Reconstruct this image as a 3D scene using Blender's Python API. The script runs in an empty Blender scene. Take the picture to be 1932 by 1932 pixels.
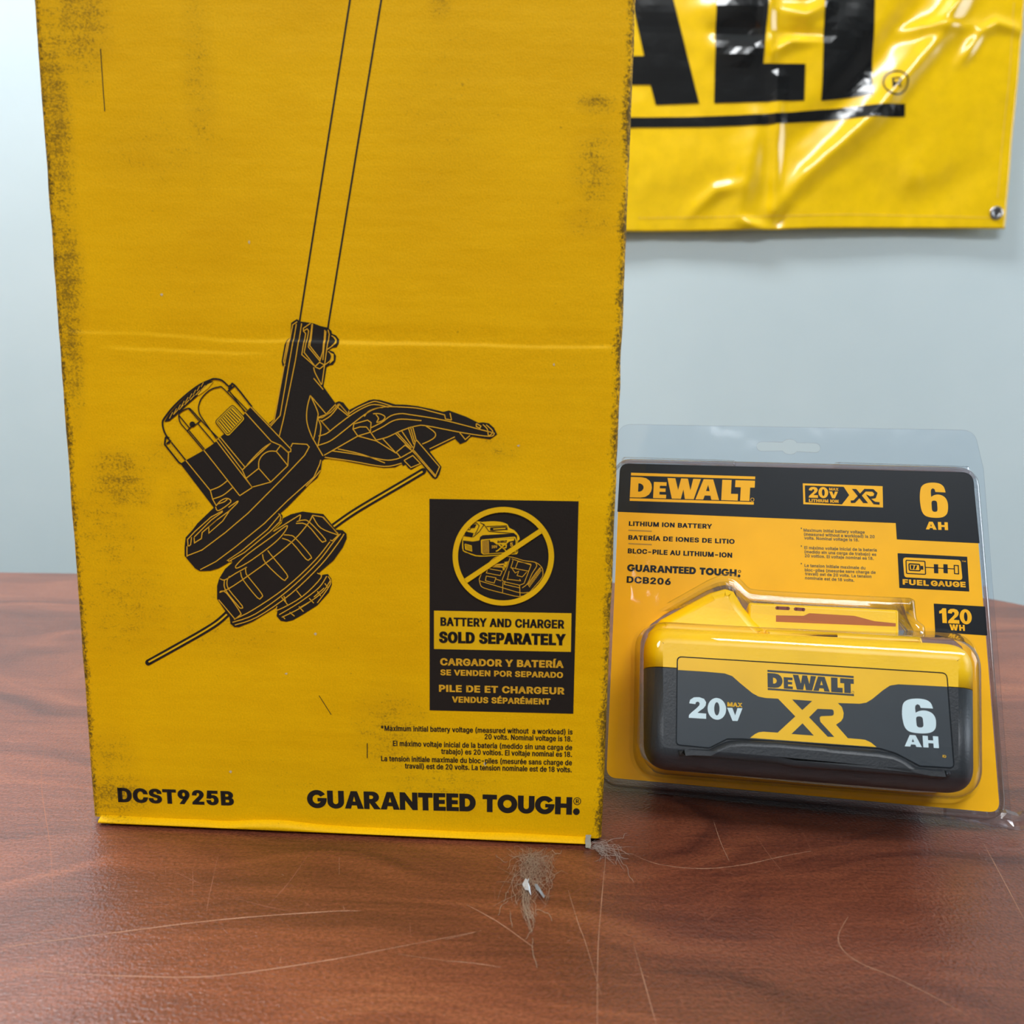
import bpy, bmesh, math, random
from math import sin, cos, pi, radians, hypot
from mathutils import Vector, Matrix, noise
from mathutils.geometry import tessellate_polygon

random.seed(7)
S = bpy.context.scene
COL = S.collection

# ------------------------------------------------------------------ camera
TZ = 0.74                       # table top height
CAM_H = 0.17516                 # lens above the table top
FPX = 1700.0                    # focal length in pixels of the 1932 frame
_up = Vector((171, 8934, 1700)).normalized()          # world up seen in camera axes
_fw = Vector((0, 0, -1)); _fw = (_fw - _up * _fw.dot(_up)).normalized()
_rt = _fw.cross(_up)
CM = Matrix((_rt, _fw, _up))                          # camera axes -> world
CAMP = Vector((0, 0, TZ + CAM_H))
cam = bpy.data.cameras.new('camera')
cam.sensor_width = 36.0
cam.lens = 36.0 * FPX / 1932.0
cam.clip_start = 0.01
cam.dof.use_dof = True
cam.dof.focus_distance = 0.352
cam.dof.aperture_fstop = 15.0
camo = bpy.data.objects.new('camera', cam)
camo.matrix_world = Matrix.Translation(CAMP) @ CM.to_4x4()
COL.objects.link(camo)
S.camera = camo

# ------------------------------------------------------------------ world, lights, exposure
S.view_settings.view_transform = 'Standard'
S.view_settings.look = 'None'
S.view_settings.gamma = 1.0
S.view_settings.exposure = 0.0
S.view_settings.use_curve_mapping = False
S.cycles.transparent_max_bounces = 32
S.cycles.max_bounces = 10
W = bpy.data.worlds.new('world'); S.world = W
W.use_nodes = True
W.node_tree.nodes['Background'].inputs[0].default_value = (0.85, 0.93, 1.0, 1)
W.node_tree.nodes['Background'].inputs[1].default_value = 0.15

def area(name, loc, target, sx, sy, power, colour=(1, 1, 1)):
    l = bpy.data.lights.new(name, 'AREA'); l.shape = 'RECTANGLE'
    l.size = sx; l.size_y = sy; l.energy = power; l.color = colour
    o = bpy.data.objects.new(name, l); o.location = loc
    d = Vector(target) - Vector(loc)
    o.rotation_euler = d.to_track_quat('-Z', 'Y').to_euler()
    COL.objects.link(o); return o
area('ceiling_lamp', (-0.80, 0.70, 2.56), (-0.80, 0.70, 0), 1.2, 0.30, 52, (0.95, 0.98, 1.0))
area('ceiling_lamp', (0.55, -0.75, 2.56), (0.55, -0.75, 0), 1.2, 0.30, 34, (0.95, 0.98, 1.0))
area('added_side_light', (2.42, 0.45, 1.45), (0.0, 0.35, 1.0), 1.1, 1.0, 20, (0.86, 0.93, 1.0))  # cool side lamp added for highlights on right-facing plastic edges
area('ceiling_lamp', (-1.0, -1.5, 2.56), (-1.0, -1.5, 0), 1.2, 0.30, 32, (0.95, 0.98, 1.0))

# ------------------------------------------------------------------ scene-graph helpers
def tag(o, label=None, cat=None, group=None, kind=None):
    if label: o['label'] = label
    if cat: o['category'] = cat
    if group: o['group'] = group
    if kind: o['kind'] = kind
    return o

def empty(name, M):
    o = bpy.data.objects.new(name, None); o.empty_display_size = 0.02
    o.matrix_world = M; COL.objects.link(o); return o

def smooth_all(me, v=True):
    me.polygons.foreach_set('use_smooth', [v] * len(me.polygons))

class MB:
    """collects faces and links them as one mesh object"""
    def __init__(s): s.v = []; s.f = []; s.m = []; s.sm = []
    def add(s, pts, faces, mat=0, sm=False):
        b = len(s.v); s.v += [tuple(p) for p in pts]
        for f in faces: s.f.append([b + i for i in f]); s.m.append(mat); s.sm.append(sm)
    def quadstrip(s, rings, mat=0, closed=True, sm=True, flip=False):
        n = len(rings[0]); pts = [p for r in rings for p in r]; fs = []
        for k in range(len(rings) - 1):
            for i in range(n if closed else n - 1):
                j = (i + 1) % n
                q = [k * n + i, k * n + j, (k + 1) * n + j, (k + 1) * n + i]
                fs.append(q[::-1] if flip else q)
        s.add(pts, fs, mat, sm)
    def box(s, c, d, mat=0):
        x, y, z = c; a, b, e = d[0] / 2, d[1] / 2, d[2] / 2
        p = [(x + i * a, y + j * b, z + k * e) for k in (-1, 1) for j in (-1, 1) for i in (-1, 1)]
        s.add(p, [(0, 2, 3, 1), (4, 5, 7, 6), (0, 1, 5, 4), (2, 6, 7, 3), (0, 4, 6, 2), (1, 3, 7, 5)], mat)
    def cap(s, loops, fn, mat=0, up=True, sm=False):
        """fill 2-D loops (outer + holes); fn maps (a, b) to 3-D"""
        L = [[Vector((p[0], p[1], 0)) for p in l] for l in loops if len(l) > 2]
        fl = [p for l in L for p in l]
        tri = tessellate_polygon(L); fs = []
        for t in tri:
            a, b, c = (fl[i] for i in t)
            ar = (b.x - a.x) * (c.y - a.y) - (b.y - a.y) * (c.x - a.x)
            if abs(ar) < 1e-14: continue
            fs.append(tuple(t) if (ar > 0) == up else tuple(t)[::-1])
        s.add([fn(p.x, p.y) for p in fl], fs, mat, sm)
    def build(s, name, mats, parent=None, bevel=0, merge=False, fixn=False):
        me = bpy.data.meshes.new(name)
        me.from_pydata(s.v, [], s.f); me.validate()
        if not isinstance(mats, (list, tuple)): mats = [mats]
        for m in mats: me.materials.append(m)
        if len(me.polygons) == len(s.f):
            me.polygons.foreach_set('material_index', s.m)
            me.polygons.foreach_set('use_smooth', s.sm)
        if merge or fixn:
            bm = bmesh.new(); bm.from_mesh(me)
            if merge: bmesh.ops.remove_doubles(bm, verts=bm.verts, dist=1e-6)
            if fixn: bmesh.ops.recalc_face_normals(bm, faces=bm.faces)
            bm.to_mesh(me); bm.free()
        me.update()
        o = bpy.data.objects.new(name, me); COL.objects.link(o)
        if parent is not None: o.parent = parent
        if bevel:
            b = o.modifiers.new('bevel', 'BEVEL'); b.width = bevel; b.segments = 3; b.limit_method = 'ANGLE'
            b.harden_normals = False
        return o

# ------------------------------------------------------------------ frames: a real plane with axes u (right), v (up), n (towards viewer)
def ray(px, py):
    return CM @ Vector(((px - 966) / FPX, -(py - 966) / FPX, -1))

def ground(px, py, z=TZ):
    d = ray(px, py); return CAMP + d * ((z - CAMP.z) / d.z)

class Frame:
    def __init__(s, O, eu, n):
        s.O = Vector(O); s.eu = Vector(eu).normalized(); s.n = Vector(n).normalized(); s.ev = s.n.cross(s.eu)
    def uv(s, px, py, w=0.0):
        d = ray(px, py); t = (s.O + s.n * w - CAMP).dot(s.n) / d.dot(s.n)
        X = CAMP + d * t - s.O; return (X.dot(s.eu), X.dot(s.ev))
    def matrix(s):
        M = Matrix((s.eu, -s.n, s.ev)).transposed().to_4x4(); M.translation = s.O; return M
def loc(u, v, w=0.0): return (u, -w, v)

def zoom(x0, y0, k): return lambda x, y: (x0 + x / k, y0 + y / k)

# ------------------------------------------------------------------ 2-D outline helpers
def spline(P, n=5, closed=False):
    P = [tuple(p) for p in P]; N = len(P); out = []
    rng = range(N if closed else N - 1)
    for i in rng:
        if closed: a, b, c, d = P[i - 1], P[i], P[(i + 1) % N], P[(i + 2) % N]
        else: a, b, c, d = P[max(i - 1, 0)], P[i], P[i + 1], P[min(i + 2, N - 1)]
        for k in range(n):
            t = k / n; t2 = t * t; t3 = t2 * t
            out.append(tuple(0.5 * (2 * b[j] + (c[j] - a[j]) * t + (2 * a[j] - 5 * b[j] + 4 * c[j] - d[j]) * t2
                                    + (3 * b[j] - a[j] - 3 * c[j] + d[j]) * t3) for j in (0, 1)))
    if not closed: out.append(P[-1])
    return out

def rounded(P, r, n=6):
    """polygon with rounded corners; r a number or one per corner"""
    out = []; N = len(P)
    for i, p in enumerate(P):
        rr = r[i] if isinstance(r, (list, tuple)) else r
        a, b, c = Vector(P[i - 1]), Vector(p), Vector(P[(i + 1) % N])
        d1, d2 = (a - b), (c - b)
        if rr <= 0 or d1.length < 1e-9 or d2.length < 1e-9: out.append(tuple(p)); continue
        l1, l2 = d1.length, d2.length; d1.normalize(); d2.normalize()
        ang = d1.angle(d2); t = min(rr / math.tan(ang / 2), l1 * 0.49, l2 * 0.49)
        p0, p1 = b + d1 * t, b + d2 * t
        for k in range(n + 1):
            s = k / n; out.append(tuple(p0 * (1 - s) ** 2 + b * 2 * s * (1 - s) + p1 * s * s))
    return out

def area2(P): return 0.5 * sum(P[i - 1][0] * P[i][1] - P[i][0] * P[i - 1][1] for i in range(len(P)))

def offset(P, d):
    """outline moved outwards by d (P counter-clockwise)"""
    if area2(P) < 0: P = P[::-1]
    out = []; N = len(P)
    for i in range(N):
        a, b, c = Vector(P[i - 1]), Vector(P[i]), Vector(P[(i + 1) % N])
        e1, e2 = (b - a), (c - b)
        if e1.length < 1e-9: e1 = e2
        if e2.length < 1e-9: e2 = e1
        n1 = Vector((e1.y, -e1.x)).normalized(); n2 = Vector((e2.y, -e2.x)).normalized()
        m = n1 + n2
        if m.length < 1e-6: m = n1.copy()
        m.normalize(); out.append(tuple(b + m * (d / max(m.dot(n1), 0.5))))
    return out

def resample(P, n):
    L = [0]; Q = list(P) + [P[0]]
    for i in range(len(P)): L.append(L[-1] + hypot(Q[i + 1][0] - Q[i][0], Q[i + 1][1] - Q[i][1]))
    out = []; j = 0
    for k in range(n):
        t = L[-1] * k / n
        while L[j + 1] < t: j += 1
        s = (t - L[j]) / max(L[j + 1] - L[j], 1e-12)
        out.append((Q[j][0] + (Q[j + 1][0] - Q[j][0]) * s, Q[j][1] + (Q[j + 1][1] - Q[j][1]) * s))
    return out

GL = r"""(4*0(2[024>0O6(0~7h1=8S1Z991|9u3;9u2W8>2%6[1]4{1Q401H2[1P1=1j/x27.M2s,t3;,$1|,$1F-,0w.40T/>0<0I0-1R
)4*.x,$/c-f08/90W0_0i1}0k2[0b400E5l/w7M/[8>.x9u079u0W99167h1d6(1u532%4>2/2[2*1Q1w0F1]/<1;.20l-*07,$
*8$2Q2}2Y5A0Y4)0)5#236+0)730Y8/2Y6r2Q973W973O6r5N8/6$733w6+6$5#5N4)3O5A3W2}
-8$5M3L5M260Y260Y3L
.2604.$/y.'/d.0/O.>/@.Q/7.h/4/$/7/;/@/Q/O/e/d/t/y/}0L/}0c/t0v/e1)/Q11/;14/$11.h1).Q0v.>0c.00L.'
08$3)-|2<.&1W.;0z.]0H/1/|/m/Z0X/C1P/62R/13_/64m/D5o/[6g/}7R0I830{8c1W9)2<9>3)9D3q9>4T9)528c5d83607R6P6g6i5o6w4m6|3_6w2R6i1P6P0X61/m5e/153.]4U.;3q.& 3)/43W/:4'/I4K/f4m0.5+0]5@1:5O1|5X2j5[3_5X4V5O5D5@6*5+6d4m764K7Z4'7w3W8+3)802T8+2*7w1a7Z1@761&6d0m6*0]5D0S4V0P3_0S2j0]1|0m1:1&0]1@0.1a/f2*/I2T/:
28$/Q.-/Q/04<4<4g4y4v595*5u5-675*6Y4}6z4p7:4[7R4E7h4*7x3F8.2W8.268&1t7u1W7c1A7J10701#6m0w6J0u6$/T6$/X6_/h79/~7j0A890h8]188{1l942E9@3%9D3a9@4:944l8{5;8^5a8<6#7p697B6F6n6J696H5p665'6&4^5K3i3z2&1K/J1K/B6Z/B6Z.-
58$2z-|2>.#1e./12.C0b.^0;/#/x/I/_/v/O0H/H0{0k0{0p0]0{0A1.0(1Y/Y1v/I27/>2V/72z/53E/83k/B40/R4M/i4h0'4|0F5/0k58155;1_582-5/2T4{2z4g3=4K3X4-3p3g4$3@4.2s412/4*1j3}103a0w3N/W3]06976-976-7~1G7~1&4d1+4d1B4v1~562g5E3.5G3Z5D4+5<4S5.4z4w5?4_5^4B5z3~643X6F316S2c6[256^1b6Y0~6J0B62/j5n/95D.m4r.K4;.33].$
68$3(-|2F.$1k.217.J0f.l0>/7/{/g/d0@/T0{/P1^/S24/_2h/r3A003|0V4e3[9750971H3n1=3n1T461w4U2F4n2y4{3u4x4N4k5$4T5N475s3o643B6I2n6U256Y1T6U0t6G0:60/d5m/55E.j4t.I4@.23e.$ 3(/23M/53r/?45/N4P/e4j/~4}0@5/0d581,5;1T581~5/2G4}2j4j3,4P3E453Y3r3j3M3s3(3v2^3s2:3k1w3Z1Y3E1A3-1.2k0|2H0s2$0s1.0|0e1.0A1A0#1Y/e1w/N2:/?2^/5
88$3(-|2A.$1b.01).C0T._0+/%/g/L/L/{/>0O/91)/<1R/D1{/S2E/h2i0$3+0@3E0a3Z1'3l1K3u1K3z0y4/0P4J0/4p/s5?/d5q/^6I/d6|/q7M0+7y0I8B0o8d1>8~1p952I9A3(9D3b9A4;954m8~5;8d5b8B6#7y6:7M6G6|6K6I6F5q685@5{4p5Y4J524/4b3z4b3u5)3l5J3Z5k3E6+3+6C2i6V2E6g1{6p1R6s1)6n0O6^/{6E/L6$/%5V._5&.C4J.03j.$ 3R/63{/=4A/I4a/Z4z/p520-5A0I5J0j5M1/5J1S5@1v51284]2k4=2}3w3/3P372Y37243/1n2}1M2k132R0z280j1v0a1S0]1/0a0j0j0I0x0-11/p1J/Z1j/I21/=2W/6 3J4L4,4a4E4q4[5)4o5A4|5]5(5{5+6?5(6a4|7#4p7=4]7T4G7i4.7y3m8(3K8/2a8/2?8(1~7y1d7i1M7T1;7=1.7#1$6?1'5{1.5]1;5A1M5)1d4q1~4a2a4L
98$3'9D3e9@4@924u8v5E8T5m8-607Y6G7$6U6E6Y5c6V506K4X6:4#5{3D5S2[2O.-0{.-4d3R4o3R4V3.442k3f2R322E272H1]2U1,2l0]3-093Q/x3~/c4R/T5//P5l/T6M/d7*/{7^0?800f8V178w1k922F9@ 3'822^8/2;8%1w7r1Y7[1B7B1/7$0}6]0t680q5l0t5B0}4y1/4V1B481Y3{1w3g2;3V2^3M3'3J3M3M3q3U453f4j474}4U5/4x585@5;5j58665/6[4}7#4j7A4Q7[457r3r8%3M8/
A8X.M.-2Q97409787.-6h.-3t69338U3M8U2;4f/|.- 0Q160Q2L642L6416
B8*/I.-/I973E974,934h9'5=8o5i8S6/836J7j6]7>6j6n6n6<6k5p6d5K6U5,614V5Z444~3y4~3p5B3k6'3N6D376_2w6v2T7+2.751]781+750T7)0&6r/V6T/16/.m5].P5&.=4?.13P.- 0p/C3L/C49/H4r/W5?/r5[065n0[5t1+5q1L5h1m5X2.5E2I5-2a4l2t4H3&4#3.3S310p31 0p4B3d4D4)4K4G4W4d4i4{4}52595@5T5I5t5K695F6d577.4y7N4S7i4$7x3C7}0p7}
C9:3{-|3%.'23.;1F._0d/30-/q/]0]/<1S/)2T.~3_/)4k/<5l/]6d0-7O0d801F8b239)3%9=3{9D4P9B5&9;5T9.6%8y6N8c6u8G7;8)7Y7b7u798/6k8?6;8K5f7&5f6l6I6H7#5w7M5]7_5#7x4?8'3{8)3=8$2b7p2.7U1[71146_0q6(0W5C0I4U0D3_0I2j0W1|0q1;150a1[022./k2c/O3>/@3{/;4_/A5@/S5w/s6H0A6l0w7&1Z8K1Z8?1)8/0U7v0+7Z/a7</<6v.y6N.^6&.G5T.64Q-~
D9*2u.-06.-06/C2m/C3_/H4H/X5(/t5Y0;6'0j6F1D6]2(6k2p6p3c6k4S6]5>6F5~6(6W5[7)5+7M4M7h3h7x2y7}007}00973&974)904~8x5n8U6R8(7-7I7W6_7x5j8.4l843c8.2X7x1X7W0d7,/y6P/=5j.k4x.H3|.4 0p970p.-/I.-/I97
E7:/I.-/I976997697}0p7}0p4C5t4C5t3-0p3-0p/C6?/C6?.-
F7)/I.-/I976397637}0p7}0p445b445b2z0p2z0p.-
G9N3}-|3&.'22.;1E._0b/40,/q/[0]/;1T/(2T.~3_/(4k/;5l/[6d0,7O0b801D8b2/9)2}9=3v9D4M9B5%9:5T9-6'8w6P8a6x8C7>8$7]7]7x75816h8B6:8M5f7%5f6h6G6D6|60775Z7[5#7w4=8'3v8)3;8$2a7q2-7U1Z72146a0q6(0W5C0I4U0D3_0I2j0W1}0q1<150b1]032//k2d/P3@/@3}/;4W/?5//K5^/a6+/|6L0B6j0m6~1@7.1v722S7Y2L4=2L4=3d8U3d8U2N8O1Z8=0n7{0,7Q/M6}.z6A.R5[.64p.%
H9G/I.-/I970p970p4I6b4I6b978+978+.-6b.-6b330p330p.-
L6c/I.-/I970p970p/C6#/C6#.-
M;p/I.-/I971I975//34o/35n258Q97:Q97:Q.-9..-948,9?8,8)4M5W.-4C.-0U8,0e8,0k4M0k.-
N9T/I.-/I971+976W0K70/?6{/<6o2D6o97889788.-6U.-0l7G0L7~0e8%0q4M0q.-
O9i3z-|3%.'23.;1G._0d/30./q/]0]/<1S/)2T.~3_/)4k/<5l/]6d0.7O0d801G8b239)3%9=3z9D4s9=5e9)6O8b73807j7O896d8Y5l8n4k8t3_8n2T8Y1S890]7j/q73/36O._5e.;4s.' 3z/;4X/@54/O5h/j69016b0_7&1:7>1|7L2j7Q3_7L4V7>5D7&6*6b6b69735h7V547q4X8$3z8)3>8$2d7q2/7U1]72156a0q6)0W5D0I4U0D3_0I2j0W1|0q1;150_1]022//k2d/O3>/@
P7o/I.-/I9739974(924j9$5D8i5t8H6>7~6[7P6r6z6~6B7&5d6~5)6r4M6[3w6>3H5t2~5D2]4j2E4(2739220P220P3H3g3J453S4Y3d4x3x54455F4R5R4u5Z5<5Z6/5R6R5F6t54754x7M4Y7c457r3f7{337~0p7~0p.-
R7x/I.-/I973;974)934k9%5F8k5v8L6?8'6]7V6s7&7$6K7(5m7$516s4W6]4'6?3V5v335E2r4j2[4)2N3;2J062J063b363b3i3e473m4Z3y4z4/554E5G4b5T5$5_5m5T6Z5G6{557:4y7Q4Z7e467s3h7{357~0p7~0p.- 5o.-3/3-4f3-7L.-
S7s3#-x27-|1R.+0v.?0B.Z/t.}/Q/I/7/x/&0O.z1+0F1+0M0c0Y0A0n0%1)/j1F/U1h/F2U/63O/63y/=4C/I4g/Z5'/q5?0.5P0J5[0k5_115[1O5R1k5D2%50284W2W3L2|2.3A1<3]0V3~/~4I/W4z/A5U/969/>6q/M7G/h7u0.8@0W8c1-8~1f952D9A3)9D3k9A4I955$8}5S8c5}8A6B7w6[7J6m6x6s6D5N6D5C6t5,7?4e7a477x3_8*3%8.2V8,208%1j7u1J7e107P0x790i6{0_6^0[6?0a5{0k5_0|5G1P4~2h4R4U4#5<3e5z3>6Q2i6g2I6v2'7#1[7&1/6}0U6o0#6U/P64/'5f._53.B4S.-3m-|
T7w.m7}.m977697767}3f7}3f.-2@.-2@7}
U9H3j-y2x-~22.11N.K0s.p0D/>/{/r/a0N/N11/I1u/I970o970o2#0s1O0~1$140W1L041l/s25/Y2a/G34/<3j/84B/<4s/G5A/Y5g/s6)046A0W6S1$6^1O6c2#6c978,978,1u8&117r0N7U/r71/>6^.p6'.K5D.14Y-~
V8X2V.-.M97/{973;/_3R.k38.k4J2Z6g97879743.-
W=,1P.-.M97/w972B/E2H.}29.}3#2F4m976G978|.}8k.}9S2F;=97<g979c.-8(.-5v6/5K8O5h8O545c30.-
X8M.Q.-2r4@2r3;.i970F973/5(3J4O334O4H6T6;977r973j3A3j4E8).-6K.-3J2Z30313L312*0y0-.-
Y8I2U.-2U2_.M970,972j4s324,3V303#303Y4Q485]6J978(973|2_3|.-
a6Z1Y-x1+-{0[.(03.7/k.K/J.g/1/+.z/O.n/{.k0M.n0w.v1>/(1[/;1v/Q2//m2A0N2Z2M2}3g324&3B4/3f4'4A3l4n3X5#3)5:2F5A1a5:1D510t4r0R4O0>4+/$4M/74z/P5A/o5a045y0X611$6?1v6O2_6P3A6G4%624_5i4x5L515-5@4b5J435M3Y5M.-41.-41/94)/93Z.^3..=2n./2(-z 1p/,2>//2f/83+/F3G/Z3_/r3s004$0L4,0l4/1.4/2:3y2/1A1a0k1M0D11080z000d000/06/v0A/c0d/D16/2
b7E3.-y2^-|28.'1t.41@.W0c/F0U/F0U.-/:.-/:970X970X5+0c5+1-5a1U6)1r6:266F2[6N3-6Q3k6K4F6<4z5~5J5X5r5+644P6J3o6X3)6]286X1G6J0^64/{5r/D5K.s4{.M4G.23l-~ 2x//3H/33p/?46/T4S/q4m075$0_5110591b5<29592n513A5$3n4n494T4Z474w3q5/3H5;2x5?2J5;2$501]4x1?4]1'4<0q3r0c3D0Y2p0V290Y1_0c1-0q0[1(041@/o1^/S2%/?2K/3
c6i2]-y1x-~1:.20a.M0/.t/c/E/A/|/)0^.w1F.r25.w3&/)3l/A4M/c5)0/5V0a5|1:6;1x6K2]6Q3I6J40674k5u5?5I5g4p6$414f3p4V49434i3o5%3G562w5>2.5;1a5.1<4u0{4V0c440N3i0A3;092i0625091a0A110N0b0c090{/s1</U1a/?2./32]/.3H/83p/I45/d4N0'4c0L4i0a6&0B5i/^5V/A5+.m4O.E3m.,3J.#
d7E2E-y1e-~1,.20T.M0(.s/^/D/>/{/(0^.w1G.r28.w3)/(3o/?4P/^5+0)5X0U5~1-6<1f6K2F6Q2s6N3=6F3]6:435t4m5+4v5+4v97689768.-4z.-4z/F4n/F4E.l3x.E3[.43;.'2r-| 2W//3(/33N/?3r/S43/o4K044_0[4m1-4u1_4x294u2p4m3D4_3r4K4<444]3s4x3O503(5;2W5?2+5;1^5/1;4w0z4Z0c490N3n0A3A092n0629091b0A100N0_0c070{/q1</T1_/?2+/3
e6y2h-y1}-~1<.20a.M0/.t/c/D/@/|/)0].w1E.r24.w3$/)3i/@4J/a5'0,5T0[5{176;1t6K2X6Q3N6H4A6,4f5r5+5U5H545c4j5w4;6*3d633(671n/h1n/h2y5O2y4t2R4q3(4i3S4Z3}4H4D414d3q4|3N523)5<2X5@2-5<1c511?4{0}4c0e4D0O4#0A3X0832061~091H0B0u0R0J0j0&1(/e1H/L1n/;2:/13)//3E/33w/E4B/d4a004l0H6*0,5x/c5e/?5J.|5,.a4e.H4<.63n.(3=-|
g7G2]*o2'*q1Q*y1&+)0Z+808+L/]+~/G,</6,Y0@-70j,a15,@1n,*24,$2]+~3:,'3n,54<,M4],r4q-C4w-~4w/Y4m/Y42.n3x.[3[.L3;.@2r.92D.61f.;1..I0V.c0*/(/_/R/?0*/(0g.w1M.r2=.w3,/(3q/?4R/_5,0)5X0V5~1.6<1g6K2F6Q2t6N3>6G3^6:455t4p5*4z5*4z6G696G69-x64-96&,_5j,05G+g4|+G4L+03u*|3<*r 2X/G3)/K3O/U3s/i440%4L0C4a0i4n174v1h4y2@4v2u4n3G4a3t4L4=454^3t4y3P503)5;2X5?2,5;1_5/1<4w0{4[0c4;0N3q0A3E092s062@091i0A190O0l0d0E0|0'1=/j1a/V2,/K
h7)0X3)0X.-/:.-/:970X970X4F0B4F0]5*1#5[1J6%1y6=2N6L3*6Q3Z6M4-6C4U614{5u5=5T5U5.5i4Z5s4%5w3C5w.-4W.-4W394R3q4C4C4*4i3d5(38592d5>1{541[5'1@4q1*4X0s4=0f3x0[3R
i1i/:.-/:6G0X6G0X.- /y7k/d7n/N7v//87/'8J/$8a/'8v//9-/N9J/d9R/y9U049R0G9J0Y9=0h9-0q8v0q8J0h870Y8'0G7v047n
j1i/:6G0X6G0V,|0N,S0A,/0.+m/r+Q/R+=/0+..d+%-v*~-v,7.P,:.l,D/#,T/0,l/8-, /y7k/c7n/M7v/.87/&8J/&8v/.9-/M9J/c9R/y9U039R0G9J0h9-0p8v0s8a0p8J0h870G7v037n
k6I0Q1+0Q2g0h2g4@6G5}6G2/2M1}2M /:.-/:970X970X.- 4S.-1B222=3-69.-
m;J/:.-/:6G0U6G0V4V0L4V0k5B1#5a1U611s6@2T6R2v6T3M6O3|6>4F5~4f5W4|5,5.4T4y4T5(4y595=5N5Y5i5t6)6-6I6>776R7^6T8.6Q8U6H8|689B5~9_5a9x5=:-4o:84=:<3b:<.-8y.-8y3_8t458e4[8J4z8*517b5=7:5A6v5>6W576=5,6&4x5o4d5_4K5S425L3q5J.-4,.-4,3l4'473u4X3]4v3>502w5<2M5A1q581U5,1=4x1(4d0r4I0e4,0[3g0X3?0X.-
n7(0X3)0X.-/:.-/:6G0T6G0U4F0B4F0]5*1#5[1J6%1y6=2N6L3*6Q3Z6M4-6C4U614z5u5<5T5T5.5i4Z5s4%5w3C5w.-4W.-4W394R3q4C4C4*4i3d5(38592d5>1{541[5'1@4q1*4X0s4=0f3x0[3R
o732]-y1x-~1:.20a.M0/.t/c/E/A/|/)0^.w1F.r25.w3&/)3l/A4M/c5)0/5V0a5|1:6;1x6K2]6Q3D6K4&6;4]5|515V5Y5)5{4M673l6E3&6J256E1F670^5{/|5Y/E51.t4].M4&.23D-~ 2]/.32/33[/?4$/U4B/s4Z094o0b4|115(1a5+255(2h4|3;4o3h4Z444B4V4$4u3[5.325;2]5?2.5;1a5.1<4u0{4V0c440N3i0A3;092i0625091a0A110N0b0c090{/s1</U1a/?2./3
p7E/:*~/:6G0U6G0U5+0c5+1-5a1U6)1r6:266F2[6N3-6Q3k6K4F6<4z5~5J5X5r5+644P6J3o6X3)6]286X1G6J0^64/{5r/D5K.s4{.M4G.23l-~3.-y2^-|28.'1t.41A.W0c/F0X/F0X*~ 2x//3H/33p/?46/T4S/q4m075$0_5110591b5<29592n513A5$3n4n494T4Z474w3q5/3H5;2x5?2J5;2$501]4x1?4]1'4<0q3r0c3D0Y2p0V290Y1_0c1-0q0[1(041@/o1^/S2%/?2K/3
r3j/:.-/:6G0T6G0T5.0]5.0o5Q1+5q1K6/1q6B2=6N3J6O3J512]572:551w5.1>4m1(4W0r4>0e4#0[3_0X3=0X.-
s6*2+-y1S-{1%.'0U.400.E/k.]/L.y/5/>/$/e.u02020J0?0%0S/c0o/I13/91Y/02)/,2Z/03)/;3L/M3g/g3w0&3|0C3y0]3p0s3_1*3I193-1F1D1o0b2&0.2?/c2_/E3)/53T//4+/34T/?4|/S5C/p5c055|0[651-6D1]6N256Q2g6N376F3_694&6(4D5n4^5R5(4p544K3|423p4M3_4h3H5#3,562c5A255E1g5A1@570|5&0d4k0S4O0N420R3t0]3]0o3I1*3:1J3,3.2b3n2M4D254m1r5,1K5=0}5B0J5>/|52/S4y/04[.l49.O3l.:3;.*2d-|
t3*2V6G2V5:.:5:.:6G /S8G0s8G0u/w0{/^1*/K1;/?1Q/72R/<2j.01l.%1..+0V.;0..W/l/#/X/R/S00
u7)2+.#1U.&1).10[.B07.Z/u.|/[/F/I/v/>0O/:10/:6G0X6G0X1:0_0_0o011,/h1N/K1z/;2N/62s/837/@3U/M3q/a4,/x4>074L0X4T0~4W1K4W6G5w6G5w.-4[.-4[0.4o0.4S/I42.t3f.N38.62c.(
v6Z1_.-.O6G/{6G2(0P2Y.V2/.V3#1P4j6G676G3(.-
w:P1-.-.Y6G0$6G1[0K1y/$1e/$2Z2k3Z6G5%6G6Y0J6v/$6_/$7W2k8Y6G:#6G7O.-61.-415O4L5O3R1s2L.-
x6E.V.-1r2t1q1q.g6G0>6G2]2Z1z2Z354l4;6G5l6G2a1m2a2l5x.-4E.-1u2*2W2*1Y0C0-.-
y6Z/0++/L,901,00X,80{,P1.,e1G-A1_.*.O6G/{6G2(0P2Y.V2..V3#1P4k6G676G2F,J1|+k1f+Q11+00O*|/R*~
®87320c2W0g2%0q1O1&0}1=0R1Y0,1|/g2F/I2q/23B.}3u.s4K.o5&.s5Z.}63/26e/I76/g7b0,8,0R8M0}8k1O9&2%972W9A329D3i9A4@974r9&5C8k5o8M698,6Z7b6x76726e7C637M5Z7Q5&7M4K7C3u723B6x2q6Z2F691|5o1Y5C1=4r1&4@0q3i0g 321h3i1l4?1z4o245=2Q5b2w6$3E6:3u6H4K6L5&6H5[6:626$6c5b715=7T4o7t4?8.3i8;328@2W8;2&8.1Q7t1'7T0_710@6c0*62/x5[/t5&/x4K0*3u0@3E0_2w1'2Q1Q242&1z2W1l 4*3'3,4x4+4x5)3' 1]3'1]7&3n7%456v4U6^4e6N4o6;4u6&4u5N4o584T4o434T3j4H214F215)3M5+3g593q5E3w5U3w5|3q6.3X6?3A6D2T6D2T3'
É7:/I.-/I976997697}0p7}0p4C5t4C5t3-0p3-0p/C6?/C6?.- 2<:>3@<P4n<P3E:>
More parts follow.
